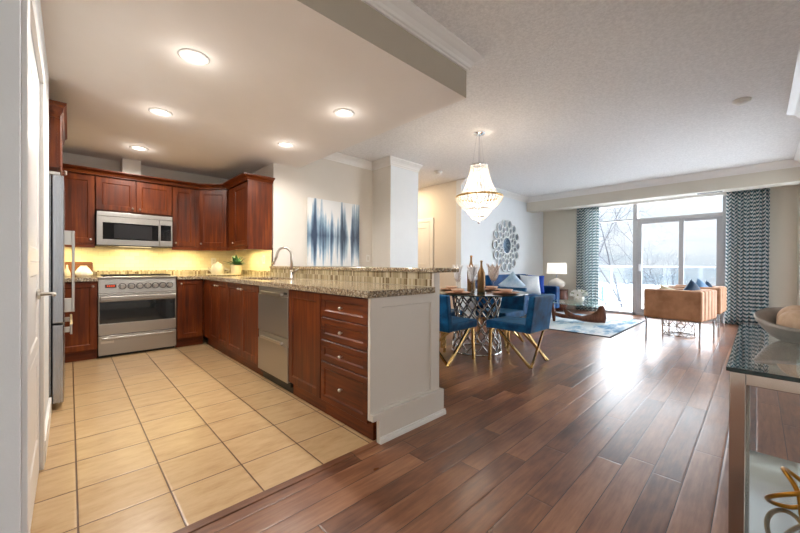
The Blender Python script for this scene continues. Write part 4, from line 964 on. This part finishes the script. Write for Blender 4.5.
pillow('cushion', 'cushion_iceblue', 'ice blue cushion standing on its corner at the left of the sofa', (6.45, 3.44, 0.70), 0.40, 0.40, 0.14, (0.25, PI/4, -0.6), G_C)
pillow('cushion', 'velvet_navy', 'dark navy cushion behind the pale striped one on the sofa', (7.12, 3.55, 0.69), 0.44, 0.44, 0.14, (-0.35, 0, -0.35), G_C)
pillow('cushion', 'cushion_light', 'pale off-white cushion in the middle of the sofa', (7.10, 3.36, 0.68), 0.45, 0.43, 0.15, (-0.30, 0.05, -0.62), G_C)
pillow('cushion', 'velvet_royal', 'bright royal blue cushion at the lamp end of the sofa', (7.54, 3.47, 0.68), 0.42, 0.42, 0.13, (-0.30, 0.05, -0.95), G_C)

# ---- end table and lamp
lx, ly = 8.58, 3.40
o = thing('end_table', 'round walnut drum end table under the lamp', 'table', (lx, ly, 0))
MB().lathe([(0.20, 0.02), (0.235, 0.12), (0.255, 0.30), (0.25, 0.50)], 36, (lx, ly, 0)).build('drum', 'walnut', o, smooth=True)
MB().lathe([(0.0, 0.501), (0.255, 0.501), (0.262, 0.51), (0.255, 0.523), (0.0, 0.523)], 36, (lx, ly, 0)).build('top', 'walnut', o)
MB().lathe([(0.0, 0.001), (0.20, 0.001), (0.20, 0.0195), (0.0, 0.0195)], 30, (lx, ly, 0)).build('plinth', 'black', o)
o = thing('table_lamp', 'white table lamp with round gourd base and drum shade', 'lamp', (lx, ly, 0.524))
MB().lathe([(0.0, 0.001), (0.09, 0.001), (0.16, 0.05), (0.195, 0.11), (0.19, 0.16), (0.13, 0.22), (0.06, 0.245), (0.03, 0.27)], 32, (lx, ly, 0.524)).build('base', 'ceramic_white', o, smooth=True)
MB().tube([(lx, ly, 0.79), (lx, ly, 0.90)], 0.012, 10).build('stem', 'chrome', o)
MB().lathe([(0.225, 0.90), (0.21, 1.16)], 40, (lx, ly, 0)).build('lamp_shade', 'shade', o, smooth=True, solid=0.004)
MB().sphere((lx, ly, 1.0), 0.035, 12, 8).build('bulb', 'bulb_glow', o, smooth=True)
MB().tube([(lx, ly, 0.90), (lx, ly, 0.965)], 0.014, 10).build('socket', 'black', o)

# ---- coffee table: free-form glass on two curved wooden blades
kx, ky = 6.92, 2.36
o = thing('coffee_table', 'free-form glass coffee table on curved wooden blades', 'table', (kx, ky, 0))
poly = []
for k in range(40):
    a = 2*PI*k/40; r_ = 0.52+0.10*math.cos(3*a+0.8)*0.6
    poly.append((kx+r_*math.cos(a)*1.0, ky+r_*math.sin(a)*0.95))
MB().prism(poly, 0.392, 0.41).build('glass_top', 'table_glass', o, bevel=0.004)
MB().tube([(x, y, 0.401) for x, y in poly], 0.0085, 6, closed=True).build('glass_edge', 'table_glass', o, smooth=True)
dA = Vector((7.22, 2.01, 0)); dB = Vector((6.94, 2.48, 0)); ax = (dB-dA); LA = ax.length; ax.normalize(); nx = Vector((ax.y, -ax.x, 0))
def blade(prof, t0, off=0.0):
    """prof: list of (s along A->B, z low, z high, half thickness)"""
    mb = MB(); vs = []
    for s_, zl, zh, t_ in prof:
        c_ = dA+ax*s_+nx*off
        for k in range(10):
            a = 2*PI*k/10; vs.append(c_+nx*t_*math.cos(a)+Vector((0, 0, (zl+zh)/2+(zh-zl)/2*math.sin(a))))
    n = len(prof); fs = [(j*10+k, j*10+(k+1) % 10, (j+1)*10+(k+1) % 10, (j+1)*10+k) for j in range(n-1) for k in range(10)]
    fs += [tuple(range(9, -1, -1)), tuple(range((n-1)*10, n*10))]; return mb.add(vs, fs)
blade([(-0.06, 0.10, 0.16, 0.018), (-0.04, 0.016, 0.30, 0.04), (0.0, 0.013, 0.388, 0.05), (0.04, 0.013, 0.37, 0.055), (0.10, 0.014, 0.25, 0.06), (0.20, 0.02, 0.175, 0.06), (0.34, 0.035, 0.145, 0.06), (0.48, 0.07, 0.165, 0.055), (0.58, 0.10, 0.22, 0.045), (0.64, 0.14, 0.27, 0.03), (0.67, 0.22, 0.30, 0.012)], 0.05).build('front_blade', 'walnut', o, smooth=True)
MB().tube([(6.78, 2.76, 0.39), (6.80, 2.77, 0.30), (6.82, 2.76, 0.18), (6.80, 2.74, 0.08), (6.78, 2.73, 0.018)], [0.02, 0.03, 0.034, 0.03, 0.022], 10).tube([(6.82, 2.76, 0.16), (6.90, 2.62, 0.12), (7.02, 2.44, 0.10), (7.10, 2.30, 0.09)], [0.034, 0.04, 0.04, 0.02], 10).build('rear_blade', 'walnut', o, smooth=True)
# vase of white flowers
vx, vy = 6.84, 2.30
o = thing('flower_vase', 'white bowl vase on the coffee table', 'vase', (vx, vy, 0.411))
MB().lathe([(0.0, 0.001), (0.05, 0.001), (0.085, 0.04), (0.09, 0.08), (0.075, 0.12), (0.07, 0.12), (0.083, 0.08), (0.0, 0.02)], 24, (vx, vy, 0.411)).build('bowl', 'ceramic_white', o, smooth=True)
rnd = random.Random(9)
for k in range(11):
    a = 2.4*k; el = 0.25+0.9*(k % 4)/3.0; d_ = Vector((math.cos(a)*math.cos(el), math.sin(a)*math.cos(el), math.sin(el)))
    base = Vector((vx, vy, 0.52)); hd_ = base+Vector((d_.x*0.145, d_.y*0.145, d_.z*0.10+0.012))
    fl = tag(thing('flower', 'white daisy-like flower in the bowl vase on the coffee table', 'flower', base), group='white flowers in the vase')
    child(MB().tube([base-Vector((0, 0, 0.09)), base, hd_], 0.003, 5), 'stem', 'leaf', fl, fl)
    s_ = d_.cross(Vector((0.1, 0.2, 1))).normalized(); u_ = s_.cross(d_).normalized(); pb = MB()
    for j in range(8):
        b = 2*PI*j/8; q = s_*math.cos(b)+u_*math.sin(b); w2 = (u_*math.cos(b)-s_*math.sin(b))*0.021
        pb.add([hd_, hd_+q*0.042+w2*1.35+d_*0.008, hd_+q*0.082+d_*0.004, hd_+q*0.042-w2*1.35+d_*0.008], [(0, 1, 2, 3)])
    child(pb, 'petals', 'petal', fl, fl); child(MB().sphere(hd_+d_*0.008, 0.013, 8, 6), 'centre', 'stamen', fl, fl)
lv = MB()
for k in range(12):
    a = 2*PI*k/12; p = Vector((vx, vy, 0.535)); q = Vector((math.cos(a), math.sin(a), 0.2)); s_ = Vector((-math.sin(a), math.cos(a), 0))*0.02
    lv.add([p, p+q*0.05+s_, p+q*0.10, p+q*0.05-s_], [(0, 1, 2, 3)])
lv.build('leaves', 'leaf', o)

# ---- tan armchairs (local: back at -Y, faces +Y)
def armchair(loc, rz, label):
    o = thing('armchair', label, 'armchair', loc, rz, 'tan armchairs')
    W, D, zb, zt = 0.335, 0.335, 0.355, 0.765
    for s_ in (-1, 1): B(min(s_*W, s_*(W-0.12)), max(s_*W, s_*(W-0.12)), -D, D, zb, zt).build('arm', 'velvet_tan', o, world=False, bevel=0.028, seg=4)
    for k in range(3):
        cw = 2*(W-0.121)/3; x0_ = -W+0.121+k*cw; B(x0_+0.001, x0_+cw-0.001, -D-0.004, -D+0.13, zb, zt+0.004).build('back_channel', 'velvet_tan', o, world=False, bevel=0.028, seg=4)
    B(-W+0.121, W-0.121, -D+0.131, D-0.01, zb+0.02, 0.49).build('seat', 'velvet_tan', o, world=False, bevel=0.03, seg=4)
    B(-W+0.01, W-0.01, -D+0.01, D-0.01, zb-0.014, zb+0.004).build('seat_frame', 'chrome', o, world=False)
    for sx in (-1, 1):
        for sy in (-1, 1): MB().tube([(sx*(W-0.03), sy*(D-0.03), zb-0.01), (sx*(W-0.03), sy*(D-0.03), 0.001)], 0.012, 8).build('leg', 'chrome', o, world=False)
    return o
ac1 = armchair((6.345, 0.775, 0), -0.16, 'tan velvet armchair nearest the camera, its side facing us')
ac2 = dup(ac1, (7.54, 0.70, 0), -0.05, 'tan velvet armchair farther off, mostly hidden behind the nearer one')
pillow('cushion', 'velvet_navy', 'dark navy cushion poking up over the near tan armchair', (6.30, 0.62, 0.64), 0.40, 0.40, 0.14, (-0.30, PI/4+0.1, -0.75), 'cushions on the tan armchairs')
pillow('cushion', 'cushion_beige', 'beige patterned cushion lying low in the near tan armchair', (6.34, 0.86, 0.615), 0.36, 0.36, 0.12, (-0.4, 0.3, -0.9), 'cushions on the tan armchairs')
pillow('cushion', 'cushion_greyblue', 'light grey-blue cushion on the farther tan armchair', (7.33, 0.61, 0.67), 0.35, 0.35, 0.13, (-0.30, PI/4-0.12, -0.6), 'cushions on the tan armchairs')
pillow('cushion', 'velvet_navy', 'slate blue cushion at the right of the farther tan armchair', (7.70, 0.56, 0.63), 0.34, 0.34, 0.12, (-0.30, PI/4+0.1, -0.5), 'cushions on the tan armchairs')
# ---- wire drum side table between the armchairs
wx, wy = 6.96, 0.86
o = thing('wire_side_table', 'round silver wire drum table between the tan armchairs', 'table', (wx, wy, 0))
for z, t_ in ((0.012, 0.009), (0.44, 0.009)): MB().tube([(wx+0.20*math.cos(2*PI*k/36), wy+0.20*math.sin(2*PI*k/36), z) for k in range(36)], t_, 6, closed=True).build('hoop', 'steel_brown', o, smooth=True)
wm = MB()
for k in range(12):
    for ro in range(3):
        a0 = 2*PI*(k+0.5*(ro % 2))/12; zc = 0.09+ro*0.13; pts = []
        for j in range(14):
            b = 2*PI*j/14; a = a0+0.27*math.cos(b); pts.append((wx+0.20*math.cos(a), wy+0.20*math.sin(a), zc+0.072*math.sin(b)))
        wm.tube(pts, 0.004, 5, closed=True)
wm.build('wire_mesh', 'steel_brown', o, smooth=True)
MB().lathe([(0.0, 0.45), (0.215, 0.45), (0.215, 0.465), (0.0, 0.465)], 36, (wx, wy, 0)).build('top', 'mirror_silver', o)

# ---- curtains
def curtain(y0, y1, xc, label, seed, folds):
    mb = MB(); mb.uv = []; nu, nv = folds*12, 16; rnd = random.Random(seed); ph = [rnd.uniform(-0.5, 0.5) for _ in range(folds+2)]
    full = 1.75*(y1-y0)
    for j in range(nv+1):
        v_ = j/nv; z = 0.012+v_*2.485
        for i in range(nu+1):
            u = i/nu; a = u*folds*2*PI; amp = 0.055*(0.75+0.35*ph[int(u*folds)])*(1-0.25*v_)
            y = y0+(y1-y0)*u+0.012*math.sin(a*2+1)*(1-v_*0.5); x = xc+amp*math.sin(a)+0.01*(1-v_)*math.sin(3*u+seed)
            mb.v.append(Vector((x, y, z))); mb.uv.append((u*full, z))
    mb.f = [(j*(nu+1)+i, j*(nu+1)+i+1, (j+1)*(nu+1)+i+1, (j+1)*(nu+1)+i) for j in range(nv) for i in range(nu)]
    o = mb.build('curtain', 'chevron', at=(xc, (y0+y1)/2, 0), smooth=True, solid=0.004)
    return tag(o, label, 'curtain', 'chevron curtains')
curtain(2.60, 3.09, 9.02, 'teal and white chevron curtain left of the window, beside the lamp', 1, 6)
curtain(-0.15, 0.41, 8.98, 'teal and white chevron curtain right of the window, behind the console bowl', 2, 7)
tag(B(8.96, 9.06, 2.55, 3.14, 2.502, 2.5245).build('curtain_track', 'white_trim', at=(9.0, 2.8, 2.43)), 'white curtain track above the left chevron curtain', 'track')
tag(B(8.93, 9.03, -0.16, 0.42, 2.502, 2.5245).build('curtain_track', 'white_trim', at=(9.0, 0.1, 2.43)), 'white curtain track above the right chevron curtain', 'track')

# ---- console by the right wall
o = thing('console_table', 'chrome and glass console table at the right edge', 'console table', (2.05, -0.12, 0))
cx0, cx1, cy0, cy1, cz = 1.475, 2.62, -0.30, 0.058, 0.782
lw = 0.036
MB().box(cx0-0.006, cx1+0.006, cy0+0.001, cy1+0.006, cz-0.011, cz).build('glass_top', 'console_glass', o)
MB().box(cx0-0.0075, cx0-0.0055, cy0+0.001, cy1+0.0075, cz-0.0115, cz+0.0003).box(cx1+0.0055, cx1+0.0075, cy0+0.001, cy1+0.0075, cz-0.0115, cz+0.0003).box(cx0-0.0055, cx1+0.0055, cy1+0.0055, cy1+0.0075, cz-0.0115, cz+0.0003).build('glass_edge', 'glass_edge', o)
for x in (cx0, cx1-lw):
    for y in (cy0+0.002, cy1-lw): B(x, x+lw, y, y+lw, 0.001, cz-0.0125).build('leg', 'console_metal', o, bevel=0.002)
rt = MB()
for y in (cy0+0.002, cy1-lw): rt.box(cx0+lw, cx1-lw, y, y+lw, cz-0.0125-lw, cz-0.0125)
for x in (cx0, cx1-lw): rt.box(x, x+lw, cy0+0.002+lw, cy1-lw, cz-0.0125-lw, cz-0.0125)
rt.build('top_rail', 'console_metal', o, bevel=0.002)
rt = MB(); zs = 0.105
for y in (cy0+0.002, cy1-lw): rt.box(cx0+lw, cx1-lw, y, y+lw, zs-0.03, zs)
for x in (cx0, cx1-lw): rt.box(x, x+lw, cy0+0.002+lw, cy1-lw, zs-0.03, zs)
rt.build('shelf_rail', 'console_metal', o, bevel=0.002)
B(cx0+0.004, cx1-0.004, cy0+0.004, cy1-0.004, zs+0.001, zs+0.011).build('mirror_shelf', 'shelf_mirror', o)
# bowl with balls
bx, by, bz = 2.165, -0.13, cz
o = thing('decorative_bowl', 'grey stone bowl with an upswept rim on the console', 'bowl', (bx, by, bz))
def bowl(sc_, dz):
    def fn(u, v_):
        a = 2*PI*u; r_ = (0.055+0.087*v_**0.75)*sc_; lift = 0.032*v_**2*math.cos(a-0.25)
        return (bx+r_*math.cos(a)*1.0, by+r_*math.sin(a)*1.0, bz+dz+0.088*v_**1.35+lift)
    return fn
mb = MB().grid(bowl(1.0, 0.002), 40, 12).grid(bowl(0.94, 0.012), 40, 12)
k1 = 41*13; mb.f += [(12*41+i, 12*41+i+1, k1+12*41+i+1, k1+12*41+i) for i in range(40)]
mb.f += [tuple(range(39, -1, -1)), tuple(k1+i for i in range(40))]
mb.build('bowl', 'grey_stone', o, smooth=True)
for (dx, dy, dz, r_, s_) in ((-0.042, 0.015, 0.076, 0.060, 'front cream wooden ball, nearest the pointed rim of the bowl'), (0.060, 0.012, 0.088, 0.060, 'rear cream wooden ball in the grey bowl')):
    tag(MB().sphere((bx+dx, by+dy, bz+dz), r_, 28, 18).build('decorative_ball', 'ball_wood', at=(bx+dx, by+dy, bz+dz), smooth=True), s_, 'ball', 'wooden balls in the bowl')
# brass knot on the shelf
sx_, sy_, sz_ = 2.04, -0.145, zs+0.0115
o = MB(); kp = []
for k in range(150):
    a = 2*PI*k/150*2; th = 2*PI*k/150*3; r_ = 0.075+0.045*math.cos(th)
    kp.append((sx_+r_*math.cos(a)*1.15, sy_+r_*math.sin(a), 0.092+0.0+0.072*math.sin(th)))
zmin = min(p[2] for p in kp)-0.0088
kp = [(p[0], p[1], p[2]-zmin+sz_) for p in kp]
o.tube(kp, 0.0085, 8, closed=True)
tag(o.build('knot_sculpture', 'brass', at=(sx_, sy_, sz_), smooth=True), 'brass looped knot sculpture on the mirrored console shelf', 'sculpture')
